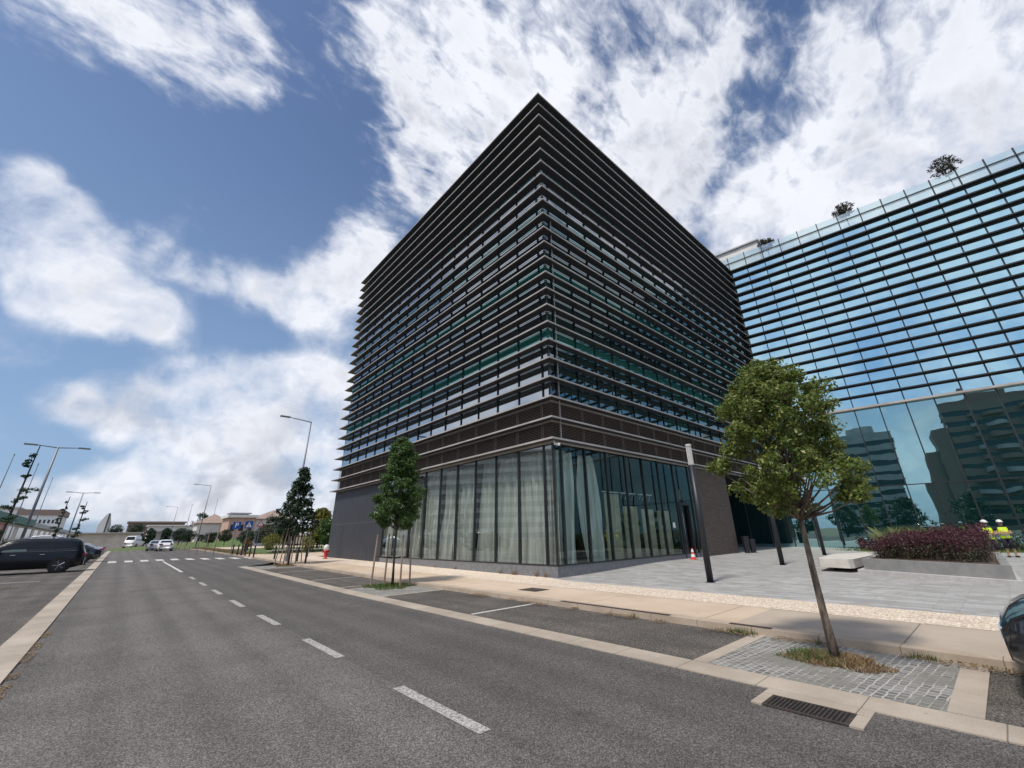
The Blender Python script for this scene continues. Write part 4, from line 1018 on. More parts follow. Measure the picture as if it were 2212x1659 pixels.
# ------------------------------------------------------------------ cars
def smooth_interp(xs, vs, x):
    return float(np.interp(x, xs, vs))
def car(label, cat, loc, rz, paint, L_=4.9, Wd=1.95, H=1.75, suv=True, group=None, name='parked_car', hi=False):
    """front towards +X of the car frame, rear at -X, origin on the ground under its centre"""
    t = thing(name, label, cat, loc, rz, group); n = 42 if hi else 26
    hl = L_ / 2
    if suv:
        top = [(-hl, .95), (-hl + .05, 1.12), (-hl + .14, H * .62), (-hl + .36, H * .93), (-hl + .7, H * .985), (-.2, H), (.50, H * .975), (1.28, H * .67), (1.45, H * .62), (hl - .55, H * .575), (hl - .15, H * .50), (hl, H * .40)]
    else:
        top = [(-hl, .80), (-hl + .12, .98), (-hl + .5, H * .72), (-hl + 1.2, H * .94), (-.3, H), (.1, H * .98), (.95, H * .70), (1.15, H * .66), (hl - .5, H * .58), (hl - .12, H * .48), (hl, H * .38)]
    tx = [p[0] for p in top]; tz = [p[1] for p in top]
    belt = H * .60
    st = [-hl + L_ * i / n for i in range(n + 1)]
    if hi: st = sorted(set(st + [hl - .02, hl - .06, -hl + .02, -hl + .06]))
    def halfw(x):
        u = abs(x) / hl; return Wd / 2 * (1 - .02 * u - .30 * max(0, (u - .80) / .20) ** 2.2)
    cs = []
    for x in st:
        zt = smooth_interp(tx, tz, x); w = halfw(x); u = abs(x) / hl; zb = .24 + .14 * max(0, (u - .86) / .14)
        zb_ = min(belt, zt - .05); roofk = max(0, (zt - belt) / (H - belt)); wt = w * (1 - .26 * roofk)
        mid = zb + (zb_ - zb) * .5
        half = [(0, zb), (w * .86, zb), (w * .97, zb + .07), (w * 1.0, mid), (w * .985, zb_ - .03), (w * .95, zb_ + .01), ((w * .95 + wt) / 2, (zb_ + zt) / 2), (wt * .96, zt - .06), (wt * .82, zt - .012), (0, zt + .008)]
        cs.append([(x, y, z) for y, z in half] + [(x, -y, z) for y, z in half[-2:0:-1]])
    b = MB(); m = len(cs[0])
    for c in cs: b.v += c
    for i in range(len(cs) - 1):
        for j in range(m):
            q = (j + 1) % m; b.f.append((i * m + j, i * m + q, (i + 1) * m + q, (i + 1) * m + j)); b.m.append(0)
    b.f.append(tuple(range(m))); b.m.append(0); b.f.append(tuple((len(cs) - 1) * m + j for j in reversed(range(m)))); b.m.append(0)
    body = b.build('body', paint, t, True)
    # side glass: proud of the upper flank by 4 mm
    def flank(x, k):      # k 0 belt .. 1 roof edge
        zt = smooth_interp(tx, tz, x); w = halfw(x); roofk = max(0, (zt - belt) / (H - belt)); wt = w * (1 - .26 * roofk)
        y0, z0_, y1, z1 = w * .95, belt + .03, wt * .97, zt - .09
        return y0 + (y1 - y0) * k, z0_ + (z1 - z0_) * k
    xs0, xs1 = (-hl + .45, 1.08) if suv else (-hl + .75, .8)
    for s_ in (-1, 1):
        cuts = [xs0, xs0 + (xs1 - xs0) * .27, xs0 + (xs1 - xs0) * .60, xs1]
        for a, c in zip(cuts[:-1], cuts[1:]):
            b = MB()
            def fn(u, v, a=a, c=c):
                x = a + .03 + (c - a - .06) * u; y, z = flank(x, .04 + .9 * v); return (x, s_ * (y + .006), z)
            b.grid(fn, 6, 3); b.build('side_window', M['carglass2'] if (suv and a == cuts[2]) else M['carglass'], t, True)
    def scr(x0, x1, name):
        b = MB()
        def fn(u, v):
            x = x0 + (x1 - x0) * u; zt = smooth_interp(tx, tz, x); w = halfw(x); roofk = max(0, (zt - belt) / (H - belt)); wt = w * (1 - .26 * roofk) * .80
            return (x + (.006 if x1 > 0 else -.006), wt * (2 * v - 1), zt + .012)
        b.grid(fn, 6, 4); b.build(name, M['carglass'], t, True)
    if suv: scr(.58, 1.24, 'windscreen'); scr(-hl + .16, -hl + .35, 'rear_window')
    else: scr(.16, .92, 'windscreen'); scr(-hl + .55, -hl + 1.1, 'rear_window')
    if suv:
        for s_ in (-1, 1):
            for kk, nm in ((.0, 'belt_trim'), (.97, 'roof_trim')):
                b = MB(); b.tube([(xs0 + (xs1 - xs0) * i / 10, s_ * (flank(xs0 + (xs1 - xs0) * i / 10, kk)[0] + .010), flank(xs0 + (xs1 - xs0) * i / 10, kk)[1]) for i in range(11)], .011, 5); b.build(nm, M['galv'], t)
            b = MB(); b.tube([(-hl + .25, s_ * (halfw(-hl + .25) + .002), .80), (0, s_ * (halfw(0) + .004), .78), (hl - .7, s_ * (halfw(hl - .7) + .002), .82)], .008, 5); b.build('side_crease', paint, t)
    wr = .39 if suv else .32
    for x in (-hl + .95, hl - .92):
        for s_ in (-1, 1):
            y = s_ * (halfw(x) - .10)
            MB().tube([(x, y - s_ * .1, wr), (x, s_ * (halfw(x) + .004), wr)], wr + .055, 24).build('wheel_arch', M['rubber'], t)
            w_ = MB(); w_.tube([(x, y - s_ * .10, wr), (x, s_ * (halfw(x) + .012), wr), (x, s_ * (halfw(x) + .016), wr)], [wr, wr, wr * .93], 24); wo = w_.build('wheel', M['rubber'], t, False)
            rm = MB(); rm.tube([(x, s_ * (halfw(x) + .015), wr), (x, s_ * (halfw(x) + .021), wr)], [wr * .70, wr * .66], 20)
            rm.build('rim', M['sgrey'] if not suv else M['pole'], wo)
            sp = MB()
            for q in range(5):
                a = q * 1.2566; sp.tube([(x, s_ * (halfw(x) + .025), wr), (x + math.cos(a) * wr * .66, s_ * (halfw(x) + .025), wr + math.sin(a) * wr * .66)], .025, 5)
            sp.build('spokes', M['galv'], wo)
    # lamps, bumper details, handles, mirrors
    for s_ in (-1, 1):
        b = MB()
        def fh(u, v, s_=s_):
            x = hl - .60 + .34 * u; w = halfw(x) + .004; z = .74 + .10 * v - .03 * u
            zt = smooth_interp(tx, tz, x); z = min(z, zt - .07)
            return (x, s_ * w * (1.0), z)
        b.grid(fh, 6, 3); b.build('headlight', M['lens'], t, True)
        b = MB(); b.box(hl - .02, hl + .012, s_ * .42 - .18, s_ * .42 + .18, .58, .68); b.build('headlight', M['lens'], t)
        b = MB(); b.box(-hl - .012, -hl + .16, s_ * (halfw(-hl + .1) - .30) - .06, s_ * (halfw(-hl + .1)) + s_ * .008 if s_ > 0 else s_ * (halfw(-hl + .1) - .30), .88, 1.0) if s_ > 0 else b.box(-hl - .012, -hl + .16, -(halfw(-hl + .1)) - .008, -(halfw(-hl + .1) - .30), .88, 1.0)
        b.build('tail_light', M['redlens'], t)
        b = MB(); b.box(.72, .90, *sorted((s_ * (Wd / 2 - .02), s_ * (Wd / 2 + .17))), belt + .02, belt + .16); b.build('mirror', paint, t)
        for hxx in (-.95, .15): MB().box(hxx, hxx + .2, *sorted((s_ * (Wd / 2 - .03), s_ * (Wd / 2 + .018))), belt - .14, belt - .11).build('door_handle', M['chrome'], t)
    MB().box(hl - .05, hl + .006, -.36, .36, .42, .56).build('grille', M['rubber'], t)
    MB().box(-hl - .014, -hl + .02, -.26, .26, .62, .73).build('number_plate', M['swhite'], t)
    if suv:
        for s_ in (-1, 1): MB().tube([(-1.4, s_ * Wd * .34, H - .01), (-1.2, s_ * Wd * .34, H + .045), (.0, s_ * Wd * .34, H + .045), (.2, s_ * Wd * .34, H)], .018, 6).build('roof_rail', M['chrome'], t)
    return t
car('black suv parked nose in at the left with its rear towards the road', 'car', (-3.95, 38.6, ROAD + rise(38.6) - .004), R(180), M['carnavy'], 5.2, 1.98, 1.88, True)
car('black car whose rounded nose enters the frame at the right edge', 'car', (7.66, -2.0, ROAD + .002), R(90), M['carblack'], 4.7, 1.95, 1.72, True, hi=True)
x, y = G(352, 1191, ROAD); car('white hatchback parked far up the right side of the road', 'car', (at(354, 1185, 82)[0], 82, ROAD + rise(80)), R(90), M['carwhite'], 4.2, 1.8, 1.5, False)
car('silver blue car parked just behind the far white hatchback', 'car', (at(333, 1185, 88)[0], 88, ROAD + rise(80)), R(90), M['carsilver'], 4.2, 1.8, 1.45, False)
car('dark saloon parked beyond the black suv in the lot', 'car', (at(223, 1190, 52)[0] - 2.35, 52, ROAD + rise(53.5)), R(180), M['carblack'], 4.6, 1.85, 1.45, False)
car('grey car beyond the dark saloon in the lot', 'car', (at(228, 1188, 60)[0] - 2.25, 60, ROAD + rise(60)), R(180), M['carsilver'], 4.4, 1.85, 1.45, False)
car('white van parked in front of the beige retaining wall', 'van', (2.2, 122, rise(80) + .1), R(70), M['carwhite'], 5.2, 2.0, 2.3, True, name='parked_van')
car('white van parked behind the dark cars in the left lot', 'van', (-8.5, 92, rise(80) - .1), R(170), M['carwhite'], 5.4, 2.0, 2.4, True, name='parked_van')
car('white car partly hidden behind the windscreen of the black suv', 'car', (-14.5, 56, ROAD + rise(56)), R(180), M['carwhite'], 4.4, 1.8, 1.6, True)
# dark upright board at the kerb
t = thing('kerb_board', 'dark upright board post at the left kerb behind the black suv', 'post', (-1.75, 47.0, ROAD + rise(47)))
MB().box(-.22, .22, -.04, .04, .0, 1.05).build('panel', M['pole'], t); MB().box(-.26, .26, -.08, .08, -.02, .05).build('foot', M['mull'], t)

# ------------------------------------------------------------------ signs
def text_mesh(s, size):
    cu = bpy.data.curves.new('t', 'FONT'); cu.body = s; cu.size = size; cu.align_x = 'CENTER'; cu.align_y = 'CENTER'; cu.extrude = .004; cu.offset = .008
    o = bpy.data.objects.new('t', cu); C.objects.link(o); dg = bpy.context.evaluated_depsgraph_get(); dg.update()
    me = bpy.data.meshes.new_from_object(o.evaluated_get(dg)); bpy.data.objects.remove(o); me.transform(Matrix.Rotation(R(90), 4, 'X')); return me
def sign_post(name, label, px, pyc, Y, kind, s=.62, ground=None):
    x, y, z = at(px, pyc, Y); g = rise(Y) if ground is None else ground
    t = thing(name, label, 'road sign', (x, y, g)); zz = z - g
    MB().tube([(0, .04, 0), (0, .04, zz + s * .4)], .032, 8).build('post', M['galv'], t)
    h = s / 2
    if kind == 'P':
        p = MB().box(-h, h, -.01, .01, zz - h, zz + h).build('sign_face', M['blue'], t)
        me = text_mesh('P', s * .95); me.materials.append(M['swhite']); o = bpy.data.objects.new('letter', me); C.objects.link(o); o.parent = p; o.location = (0, -.013, zz)
    elif kind == 'cross':
        p = MB().box(-h, h, -.01, .01, zz - h, zz + h).build('sign_face', M['blue'], t)
        MB().poly([(-h * .75, -.014, zz - h * .65), (h * .75, -.014, zz - h * .65), (0, -.014, zz + h * .75)]).build('triangle', M['swhite'], p)
        q = MB(); q.box(-.025, .025, -.018, -.015, zz - .08, zz + .10); q.box(-.07, .07, -.018, -.015, zz - .14, zz - .11); q.tube([(-.06, -.016, zz - .17), (0, -.016, zz - .06)], .014, 4); q.tube([(.06, -.016, zz - .17), (0, -.016, zz - .06)], .014, 4); q.build('figure', M['mull'], p)
    elif kind == 'tri':
        p = MB().poly([(-h, -.01, zz - h * .87), (h, -.01, zz - h * .87), (0, -.01, zz + h * .87)]).build('sign_face', M['sred'], t)
        MB().poly([(-h * .62, -.013, zz - h * .62), (h * .62, -.013, zz - h * .62), (0, -.013, zz + h * .48)]).build('panel', M['swhite'], p)
        MB().box(-.03, .03, -.018, -.014, zz - .14, zz + .04).build('figure', M['mull'], p)
    elif kind == 'round':
        MB().tube([(0, 0, zz), (0, -.02, zz)], h, 24).build('sign_face', M['swhite'], t)
        MB().box(-h * .5, h * .5, -.015, .005, zz - h * 1.9, zz - h * 1.15).build('plate', M['swhite'], t)
    return t
sign_post('parking_sign', 'square blue parking sign with a white letter P', 511.5, 1135, 52, 'P', .66)
sign_post('crossing_sign', 'square blue crossing sign with a white triangle', 538, 1133.5, 50, 'cross', .66)
sign_post('warning_sign', 'red bordered triangular warning sign right of the blue signs', 563.5, 1130, 56, 'tri', .80)
sign_post('round_sign', 'white round sign over a small plate near the slate wall end', 676.5, 1129, 40, 'round', .50)

# ------------------------------------------------------------------ people
def person(label, loc, rz, arms='crossed', trousers='short'):
    t = thing('person', label, 'person', loc, rz)
    # body faces -Y of its own frame
    V = {}; E = []; vs = []; rs = []
    def v(n, p, r): V[n] = len(vs); vs.append(p); rs.append(r)
    v('pel', (0, .01, .95), .125); v('waist', (0, 0, 1.10), .125); v('chest', (0, .0, 1.32), .150); v('neck', (0, .01, 1.47), .055); v('skull0', (0, -.005, 1.56), .075); v('skull1', (0, -.015, 1.66), .095)
    E += [('pel', 'waist'), ('waist', 'chest'), ('chest', 'neck'), ('neck', 'skull0'), ('skull0', 'skull1')]
    for s_, q in ((-1, 'l'), (1, 'r')):
        v('sh' + q, (s_ * .19, .01, 1.40), .062); 
        if arms == 'crossed':
            v('el' + q, (s_ * .26, -.06, 1.13), .045); v('wr' + q, (s_ * .02, -.25, 1.14 + .03 * s_), .034); v('ha' + q, (-s_ * .10, -.21, 1.16 + .03 * s_), .036)
        else:
            v('el' + q, (s_ * .25, .02, 1.13), .045); v('wr' + q, (s_ * .24, -.16, .98), .034); v('ha' + q, (s_ * .22, -.24, .97), .036)
        v('hip' + q, (s_ * .095, .01, .88), .09); v('kn' + q, (s_ * .12, -.02, .50), .062); v('an' + q, (s_ * .14, .02, .09), .042); v('to' + q, (s_ * .16, -.14, .045), .036)
        E += [('chest', 'sh' + q), ('sh' + q, 'el' + q), ('el' + q, 'wr' + q), ('wr' + q, 'ha' + q), ('pel', 'hip' + q), ('hip' + q, 'kn' + q), ('kn' + q, 'an' + q), ('an' + q, 'to' + q)]
    me = bpy.data.meshes.new('body'); me.from_pydata(vs, [(V[a], V[b_]) for a, b_ in E], []); me.materials.append(M['skin'])
    o = bpy.data.objects.new('body', me); C.objects.link(o); o.parent = t
    md = o.modifiers.new('skin', 'SKIN'); sb = me.skin_vertices[0].data if me.skin_vertices else None
    if sb is None:
        import bmesh
        bm = bmesh.new(); bm.from_mesh(me); bm.verts.layers.skin.verify(); bm.to_mesh(me); bm.free(); sb = me.skin_vertices[0].data
    for i, r_ in enumerate(rs): sb[i].radius = (r_, r_ * (.72 if i in (0, 1, 2) else 1)); 
    sb[0].use_root = True; md.use_smooth_shade = True
    o.modifiers.new('sub', 'SUBSURF').levels = 1; o.modifiers['sub'].render_levels = 2
    # fingers
    hb = MB()
    for q, s_ in (('l', -1), ('r', 1)):
        h_ = Vector(vs[V['ha' + q]]); w_ = Vector(vs[V['wr' + q]]); d = (h_ - w_).normalized(); sd = d.cross(Vector((0, 0, 1))).normalized(); upv = sd.cross(d)
        for k in range(4):
            a = h_ + d * .02 + upv * (.030 - .020 * k); hb.tube([a, a + d * .035, a + d * .055 + sd * .018 * s_, a + d * .065 + sd * .03 * s_], [.010, .009, .008, .006], 6)
        a = h_ - d * .02 + upv * .03; hb.tube([a, a + upv * .025 + d * .02, a + upv * .03 + d * .045], [.011, .010, .007], 6)
    hb.build('fingers', M['skin'], t, True)
    # face
    fb = MB(); fb.tube([(0, -.105, 1.635), (0, -.128, 1.605), (0, -.100, 1.595)], [.010, .016, .012], 6); fb.ball((-.085, .0, 1.62), (.015, .022, .032), 6, 5); fb.ball((.085, .0, 1.62), (.015, .022, .032), 6, 5); fb.build('nose_and_ears', M['skin'], t, True)
    fb = MB(); fb.ball((-.034, -.100, 1.635), .011, 6, 5); fb.ball((.034, -.100, 1.635), .011, 6, 5); fb.box(-.026, .026, -.103, -.092, 1.567, 1.574); fb.build('eyes_and_mouth', M['black'], t)
    hb = MB(); hb.ball((0, .02, 1.655), (.098, .098, .10), 12, 8); hb.build('hair', M['barkdark'], t, True)
    he = MB(); he.ball((0, -.005, 1.675), (.128, .150, .125), 16, 10, zmin=.0); he.build('helmet', M['helmet'], t, True)
    MB().grid(lambda u, v_: (.10 * math.sin((u - .5) * 2.2) * (1 + .25 * v_), -.12 - .075 * v_ * math.cos((u - .5) * 2.2) - .03 * math.cos((u - .5) * 2.2), 1.69 - .018 * v_), 8, 2).build('helmet_brim', M['helmet'], t, True)
    # clothes
    c_ = MB()
    def ell(z, w, d_, yo=0, n=20): return [(w * math.cos(2 * math.pi * i / n), yo + d_ * math.sin(2 * math.pi * i / n), z) for i in range(n)]
    def loft(b, rings):
        base = len(b.v); n = len(rings[0])
        for r_ in rings: b.v += r_
        for i in range(len(rings) - 1):
            for j in range(n): q = (j + 1) % n; b.f.append((base + i * n + j, base + i * n + q, base + (i + 1) * n + q, base + (i + 1) * n + j)); b.m.append(0)
    loft(c_, [ell(.93, .180, .132, .01), ell(1.05, .172, .128), ell(1.2, .185, .135), ell(1.34, .205, .140), ell(1.42, .200, .118), ell(1.465, .13, .09, .005), ell(1.485, .085, .075, .01)])
    for s_ in (-1, 1): c_.tube([(s_ * .15, .01, 1.425), (s_ * .205, .005, 1.38), (s_ * .235, -.02, 1.27)], [.060, .074, .064], 10)
    c_.build('shirt', M['black'], t, True)
    vb = MB()
    loft(vb, [ell(.90, .190, .142, .01), ell(1.05, .183, .138), ell(1.2, .195, .145), ell(1.34, .213, .150), ell(1.425, .19, .125)])
    vb.build('hi_vis_vest', M['hiviz'], t, True)
    tb = MB()
    for z in (1.02,): loft(tb, [ell(z, .1875, .1425), ell(z + .05, .1875, .1425)])
    tb.box(-.012, .012, -.153, -.148, .92, 1.38); tb.build('reflective_band', M['silver'], t)
    tr = MB()
    loft(tr, [ell(.98, .172, .126, .01), ell(.88, .186, .134, .01), ell(.84, .180, .13, .01)])
    kz = .42 if trousers == 'short' else .08
    for s_, q in ((-1, 'l'), (1, 'r')):
        if trousers == 'short': tr.tube([(s_ * .085, .01, .90), (s_ * .11, -.005, .66), (s_ * .12, -.02, .42)], [.105, .098, .092], 12)
        else: tr.tube([(s_ * .085, .01, .90), (s_ * .12, -.02, .50), (s_ * .14, .02, .10)], [.105, .08, .068], 12)
    tr.build('trousers', M['black'], t, True)
    for s_ in (-1, 1): MB().tube([(s_ * .135, .075, .05), (s_ * .15, -.04, .055), (s_ * .165, -.17, .035)], [.048, .055, .040], 10, flat=.9).build('shoe', M['rubber'], t, True)
    return t
face = math.atan2(-1, .25)
def facing(p):   # rotate so that -Y of the figure looks at the camera
    return math.atan2(p[0], -p[1]) if False else math.atan2(-p[1], -p[0]) + math.pi / 2
w1 = G(2190, 1204, 0); person('worker in yellow hi vis vest and white helmet, arms crossed, right of the planter', (w1[0], w1[1], 0), facing(w1) + .25)
w2 = (31, .70); person('worker in a white helmet mostly hidden behind the purple shrubs', (w2[0], w2[1], 0), facing(w2) + .4)
w3 = (32.0, -1.95); person('worker at the right frame edge of whom only a bent forearm shows', (w3[0], w3[1], 0), facing(w3) - .8, 'down', 'long')

# ------------------------------------------------------------------ background left: low shops, hospital, walls
RZ80 = rise(80)
shop = thing('retail_pavilion', 'long low shop building with a green fascia along the left lot', 'shop building')
b = MB(); XS = -23.0
def sx_(px, py): d = ray(px, py); t = XS / d[0]; return d[1] * t, d[2] * t + 1.6
y_a, z_a = sx_(0, 1107); y_b, z_b = sx_(64, 1124)
HT = max(z_a, 6.0)
b.box(XS - 25, XS, 128, 400, 0, HT - 1.9); b.build('wall', M['beige'], shop)
MB().box(XS - 25.1, XS + 1.2, 128, 215, HT - 1.9, HT).build('fascia', M['green'], shop)
MB().box(XS - 25.1, XS + .8, 215, 400, HT - 1.9, HT - .5).build('canopy', M['sgrey'], shop)
for i in range(16):
    yy = 131 + i * 16.5; MB().box(XS, XS + .05, yy, yy + 9, .3, HT - 2.6).build('window', M['win'], shop)
MB().box(XS + .06, XS + .12, 150, 175, .8, HT - 2.2).build('poster', M['poster'], shop)
def bbox(name, label, cat, px0, px1, pyt, Y, dep, mt, wins=0, rows=0, roof=None, winm=None, z0=None, rh=.8):
    x0 = at(px0, pyt, Y)[0]; x1 = at(px1, pyt, Y)[0]; zt = at((px0 + px1) / 2, pyt, Y)[2]; zb = RZ80 - .4 if z0 is None else z0
    t = thing(name, label, cat, ((x0 + x1) / 2, Y, zb)); w = (x1 - x0) / 2; h = zt - zb
    MB().box(-w, w, 0, dep, 0, h).build('wall', mt, t)
    if roof == 'gable':
        b = MB(); b.prism([(-w - .4, -.4), (w + .4, -.4), (w + .4, dep + .4), (-w - .4, dep + .4)], h, h + .15)
        b.poly([(-w - .4, -.4, h + .15), (w + .4, -.4, h + .15), (0, dep / 2, h + 2.6)]); b.poly([(w + .4, -.4, h + .15), (w + .4, dep + .4, h + .15), (0, dep / 2, h + 2.6)]); b.poly([(w + .4, dep + .4, h + .15), (-w - .4, dep + .4, h + .15), (0, dep / 2, h + 2.6)]); b.poly([(-w - .4, dep + .4, h + .15), (-w - .4, -.4, h + .15), (0, dep / 2, h + 2.6)])
        b.build('roof', M['rooft'], t)
    elif roof: MB().box(-w - .5, w + .5, -.6, dep + .5, h, h + rh).build('roof', roof, t)
    for r_ in range(rows):
        for c_ in range(wins):
            ww = 2 * w / wins; xx = -w + ww * (c_ + .25); zz = h * (.12 + .85 * r_ / max(rows, 1)); hh = h * .42 / max(rows, 1)
            MB().box(xx, xx + ww * .5, -.06, -.01, zz, zz + hh).build('window', winm or M['win'], t)
    return t
bbox('hospital_block', 'pale multi storey block with dark flat roof far behind the left lot', 'building', 38, 133, 1113, 300, 30, M['white'], 10, 4, M['brownw'], rh=2.5)
bbox('white_building', 'pale building at the far left edge above the green fascia', 'building', -10, 40, 1100, 320, 20, M['white'], 5, 3, M['stonew'], rh=1)
bbox('retaining_wall', 'long beige retaining wall closing the far end of the lot', 'wall', 150, 304, 1153, 128, 1, M['beige'], 0, 0, M['stonew'], rh=.25)
bbox('brown_terrace', 'long brown terrace building on the far slope', 'building', 278, 400, 1130, 260, 12, M['brownw'], 12, 1, M['brownw'], rh=.7)
bbox('white_long_building', 'long white building above the grey wall in the distance', 'building', 323, 500, 1136, 190, 10, M['white'], 0, 0, M['swhite'], rh=.3)
bbox('grey_wall', 'grey rubble wall below the long white building', 'wall', 320, 560, 1147.5, 160, 1, M['stonew'], 0, 0, M['stonew'], rh=.15)
bbox('white_house', 'white house with low roof left of the orange house', 'house', 428, 500, 1131, 140, 9, M['white'], 3, 1, 'gable')
bbox('orange_house', 'orange house with flat canopy roof behind the blue signs', 'house', 497, 553, 1118, 125, 10, M['orange'], 3, 2, M['white'], rh=.6)
bbox('roof_canopy', 'thin grey canopy above the orange house', 'canopy', 502, 538, 1110, 128, 4, M['sgrey'], 0, 0, M['sgrey'], z0=at(520, 1112, 128)[2] - .1, rh=.25)
bbox('white_gable_house', 'white house with grey roof right of the orange house', 'house', 553, 640, 1122, 130, 10, M['white'], 3, 1, 'gable')
bbox('low_white_wall', 'low white garden wall behind the bollards near the hydrant', 'wall', 590, 700, 1188, 52, .4, M['white'], 0, 0, M['stonew'], z0=rise(52) - .1, rh=.05)
# sail shaped tower far away
x0, _, zb = at(208, 1145, 700); x1 = at(235, 1145, 700)[0]; zt = at(225, 1108, 700)[2]
t = thing('sail_shaped_tower', 'pointed sail shaped glass tower on the far skyline', 'tower', (x0, 700, 0)); w = x1 - x0
for nm, u0, u1, mt in (('glass_face', 0, .60, M['white']), ('dark_spine', .6, .72, M['win']), ('side_face', .72, 1.0, M['stonew'])):
    b = MB(); n = 12
    def zz_(u): return (zt - .0) * (1 - (abs(u - .66) / .66) ** 1.8 * .38 if u < .66 else 1 - ((u - .66) / .34) ** 2 * .35)
    b.prism([(w * u0, 0), (w * u1, 0), (w * u1, 14), (w * u0, 14)], 0, lambda x, y: zz_(x / w)) if nm != 'glass_face' else [b.prism([(w * u0 + w * .6 * i / n, 0), (w * .6 * (i + 1) / n, 0), (w * .6 * (i + 1) / n, 14), (w * .6 * i / n, 14)], 0, lambda x, y: zz_(x / w)) for i in range(n)]
    b.build(nm, mt, t)
# grass bank
bk = MB(); xa = at(232, 1190, 100)[0]; xb = at(330, 1190, 100)[0]
bk.grid(lambda u, v: (xa + (xb - xa + 14) * u, 99 + 18 * v, RZ80 - .12 + (1.5 * u + .15) * math.sin(min(v * 2.2, 1.57)) * (1 if u < .8 else 1)), 14, 10)
bk.build('grass_bank', M['lawn'], kind='structure', smooth=True)
# background trees
def spindly(label, px, pyb, pyt, Y, seed, tiers, w):
    x, y, z = at(px, pyb, Y); r = random.Random(seed); zt = at(px + 8, pyt, Y)[2]; g = rise(Y); h = zt - g
    t = thing('spindly_tree', label, 'tree', (x, y, g), 0, 'spindly tiered trees in the left lot'); tb = MB(); tb.tube([(0, 0, 0), (.1, 0, h)], [.10, .03], 7); cb = MB()
    for i in range(tiers):
        zz = h * (.22 + .74 * ((i + r.uniform(-.45, .45)) / tiers)); k = (1 - .6 * i / tiers) * w * r.uniform(.45, 1.2); ax, ay = r.gauss(0, .35 * k), r.gauss(0, .3 * k)
        tb.tube([(0, 0, zz - .3), (ax, ay, zz)], [.03, .012], 4)
        for q in range(3): leaves(cb, r, (ax + r.gauss(0, .28 * k), ay + r.gauss(0, .2 * k), zz + r.gauss(0, .12)), k * .42, 34, .09, .5)
    tb.build('trunk', M['barkdark'], t); cb.build('crown', M['leafC'], t)
spindly('tall spindly tree with separate leaf tiers at the left edge', 4, 1150, 955, 48, 1, 9, 1.0)
spindly('spindly tiered tree between the two double lamps', 124, 1140, 1072, 78, 2, 9, .9)
spindly('spindly tiered tree just left of the farther double lamp', 166, 1140, 1083, 74, 3, 8, .9)
shrub('background_tree', 'rounded dark tree beside the sail shaped tower', 'tree', 246, 1158, 1133, 36, 150, M['leafC'], 3, trunk=True)
shrub('background_tree', 'dark trees below the brown terrace building', 'tree', 290, 1158, 1132, 44, 150, M['leafC'], 4, trunk=True)
shrub('background_tree', 'dark tree above the grass bank right of the white van', 'tree', 316, 1184, 1140, 30, 115, M['leafC'], 5, trunk=True)
shrub('background_tree', 'umbrella pine standing on the skyline', 'tree', 428, 1146, 1108, 44, 150, M['leafC'], 6, trunk=True, n=40)
for i, (px, pb, pt, w_, Y, lb) in enumerate(((352, 1176, 1140, 26, 100, 'slim tree behind the far white hatchback'), (385, 1174, 1142, 44, 95, 'round tree left of the second street lamp'), (404, 1175, 1146, 40, 92, 'round tree at the foot of the second street lamp'),
        (450, 1176, 1150, 40, 90, 'small round tree below the white house'), (484, 1174, 1144, 36, 88, 'small round tree left of the parking sign'), (530, 1178, 1146, 44, 75, 'dark tree below the blue crossing sign'),
        (575, 1178, 1132, 56, 72, 'olive grey tree behind the warning sign'), (610, 1184, 1120, 60, 62, 'dark tree behind the far staked tree'))):
    shrub('background_tree', lb, 'tree', px, pb, pt, w_, Y, M['leafC'] if i != 6 else M['leafG'], 20 + i, trunk=True, n=120)
shrub('background_tree', 'tall yellow green tree just left of the slate wall', 'tree', 683, 1190, 1096, 62, 58, M['leafY'], 31, trunk=True, n=110)
shrub('background_tree', 'green tree in front of the yellow green tree by the slate wall', 'tree', 700, 1192, 1118, 44, 54, M['leafB'], 32, trunk=True, n=90)
shrub('garden_bush', 'yellow orange bush in the middle of the far garden', 'bush', 583, 1190, 1152, 50, 54, M['leafY'], 33, n=90)
shrub('garden_bush', 'small rusty bush behind the six bollards', 'bush', 529, 1192, 1162, 22, 53, M['leafO'], 34, n=60)
shrub('garden_bush', 'yellow green bush between the far staked tree and the hydrant', 'bush', 662, 1194, 1160, 30, 50, M['leafY'], 35, n=60)
shrub('garden_bush', 'low dark hedge right of the grass bank', 'bush', 330, 1188, 1172, 30, 92, M['leafG'], 36, n=50)
fn_ = thing('garden_fence', 'dark wooden fence behind the bushes left of the slate wall', 'fence')
x0 = at(636, 1180, 60)[0]; x1 = at(712, 1180, 60)[0]
for i in range(14):
    xx = x0 + (x1 - x0) * i / 13; MB().box(xx - .05, xx + .05, 60, 60.08, rise(60), rise(60) + 1.9).build('post', M['fence'], fn_)
MB().box(x0, x1, 60.02, 60.06, rise(60) + .5, rise(60) + .6).box(x0, x1, 60.02, 60.06, rise(60) + 1.5, rise(60) + 1.6).build('rail', M['fence'], fn_)
sheet('garden_lawn', 10.7, 30, 50, 75, .015, M['lawn'])

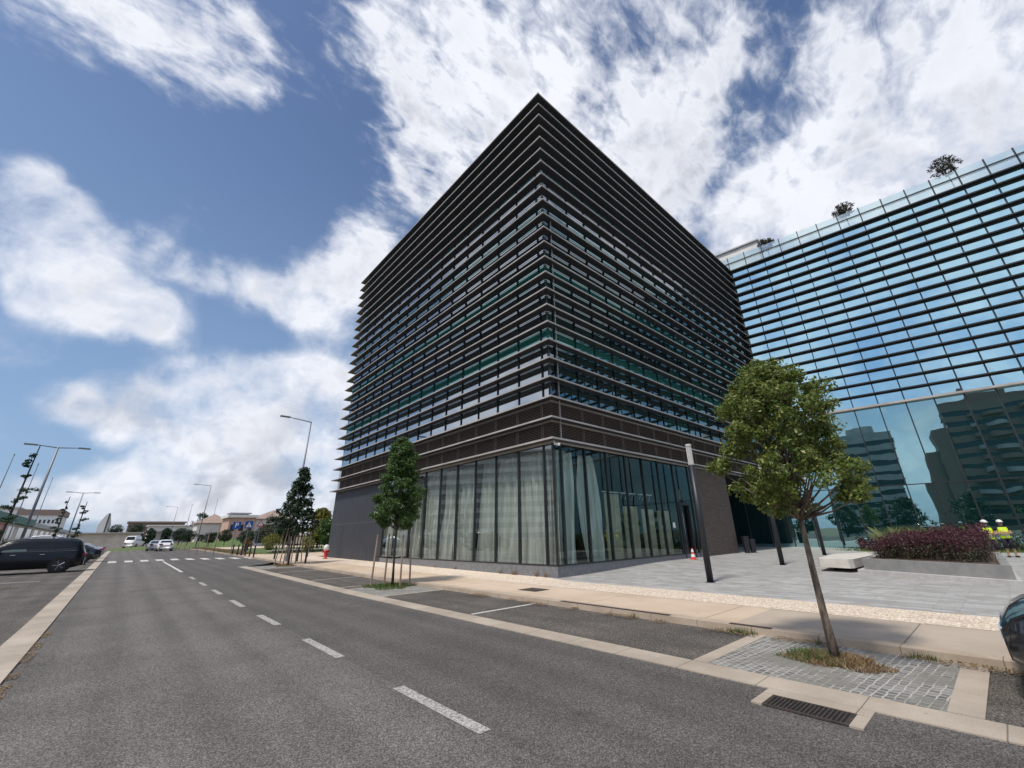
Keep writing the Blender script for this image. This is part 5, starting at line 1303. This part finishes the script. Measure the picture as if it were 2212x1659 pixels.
# ------------------------------------------------------------------ towers across the street (seen mirrored in the glass)
def tower(name, label, x, y, w, d, h, mt, band, fl=3.0, rz=0, setb=0):
    t = thing(name, label, 'apartment building', (x, y, -.3), rz)
    MB().box(-w / 2, w / 2, -d / 2, d / 2, 0, h).build('wall', mt, t)
    n = int(h / fl)
    for i in range(n):
        z = fl * i + 1.0
        b = MB(); e = .25
        b.box(-w / 2 - e, w / 2 + e, -d / 2 - e, d / 2 + e, z + 1.25, z + 1.4); b.build('balcony_band', mt, t)
        b = MB(); b.box(-w / 2 - .03, w / 2 + .03, -d / 2 - .03, d / 2 + .03, z, z + 1.2); b.build('window_band', band, t)
    MB().box(-w * .2, w * .2, -d * .2, d * .2, h, h + 3).build('roof', mt, t)
    if setb:
        b = MB(); b.box(-w * .45, w * .45, d / 2, d / 2 + 4, 0, h * .80); b.box(-w * .4, w * .4, d / 2 + 4, d / 2 + 7, 0, h * .62); b.build('stepped_wing', mt, t)
        for i in range(2, n):
            z = fl * i
            for yy in (-d * .30, -d * .02, d * .22): MB().tube([(w / 2 + .4, yy, z), (w / 2 + .4, yy, z + 1.1)], 2.2, 14).build('balcony', M['stonew'] if i % 2 else M['brownw'], t)
    return t
tower('apartment_tower', 'curved grey apartment tower mirrored in the lower glass of the teal building', -88, -44, 20, 24, 35, M['brownw'], M['win'], rz=R(10), setb=1)
tower('apartment_tower', 'striped apartment tower mirrored left of the bright sky gap in the teal glass', -90, -11, 18, 14, 29, M['stonew'], M['win'], rz=R(4))
tower('apartment_tower', 'white striped apartment block mirrored in the street side shop windows', -50, 95, 26, 44, 22, M['white'], M['stonew'], fl=2.4, rz=R(-35))
# trees along the far side of the street behind the camera (mirrored low in the teal glass)
for i in range(9):
    x, y = -52 - 4 * (i % 3), -70 + i * 11.5; r = random.Random(70 + i); h = 6.5 + 2.5 * r.random()
    tt = tree('park_tree', 'broad tree number %s in the row across the street mirrored in teal glass' % ['one', 'two', 'three', 'four', 'five', 'six', 'seven', 'eight', 'nine'][i], 'tree', (x, y, -.3), h, 1.0,
         lerp_prof([(0, 2.2), (.3, 4.2), (.6, 4.0), (.9, 2.2), (1, .5)]), M['leafC'], M['barkdark'], 70 + i, 120, 26, .30, 1.0, .22, group='row of trees opposite the plaza', limbs=8)
# hills on the horizon
hb_ = MB(); hr = random.Random(5)
hb_.grid(lambda u, v: (-1500 + 3400 * u, 1300 + 500 * v, -2 + (22 + 9 * math.sin(u * 11) + 5 * math.sin(u * 29)) * math.sin(v * 1.57)), 80, 6)
hb_.build('hills', M['ground'], kind='structure', smooth=True)
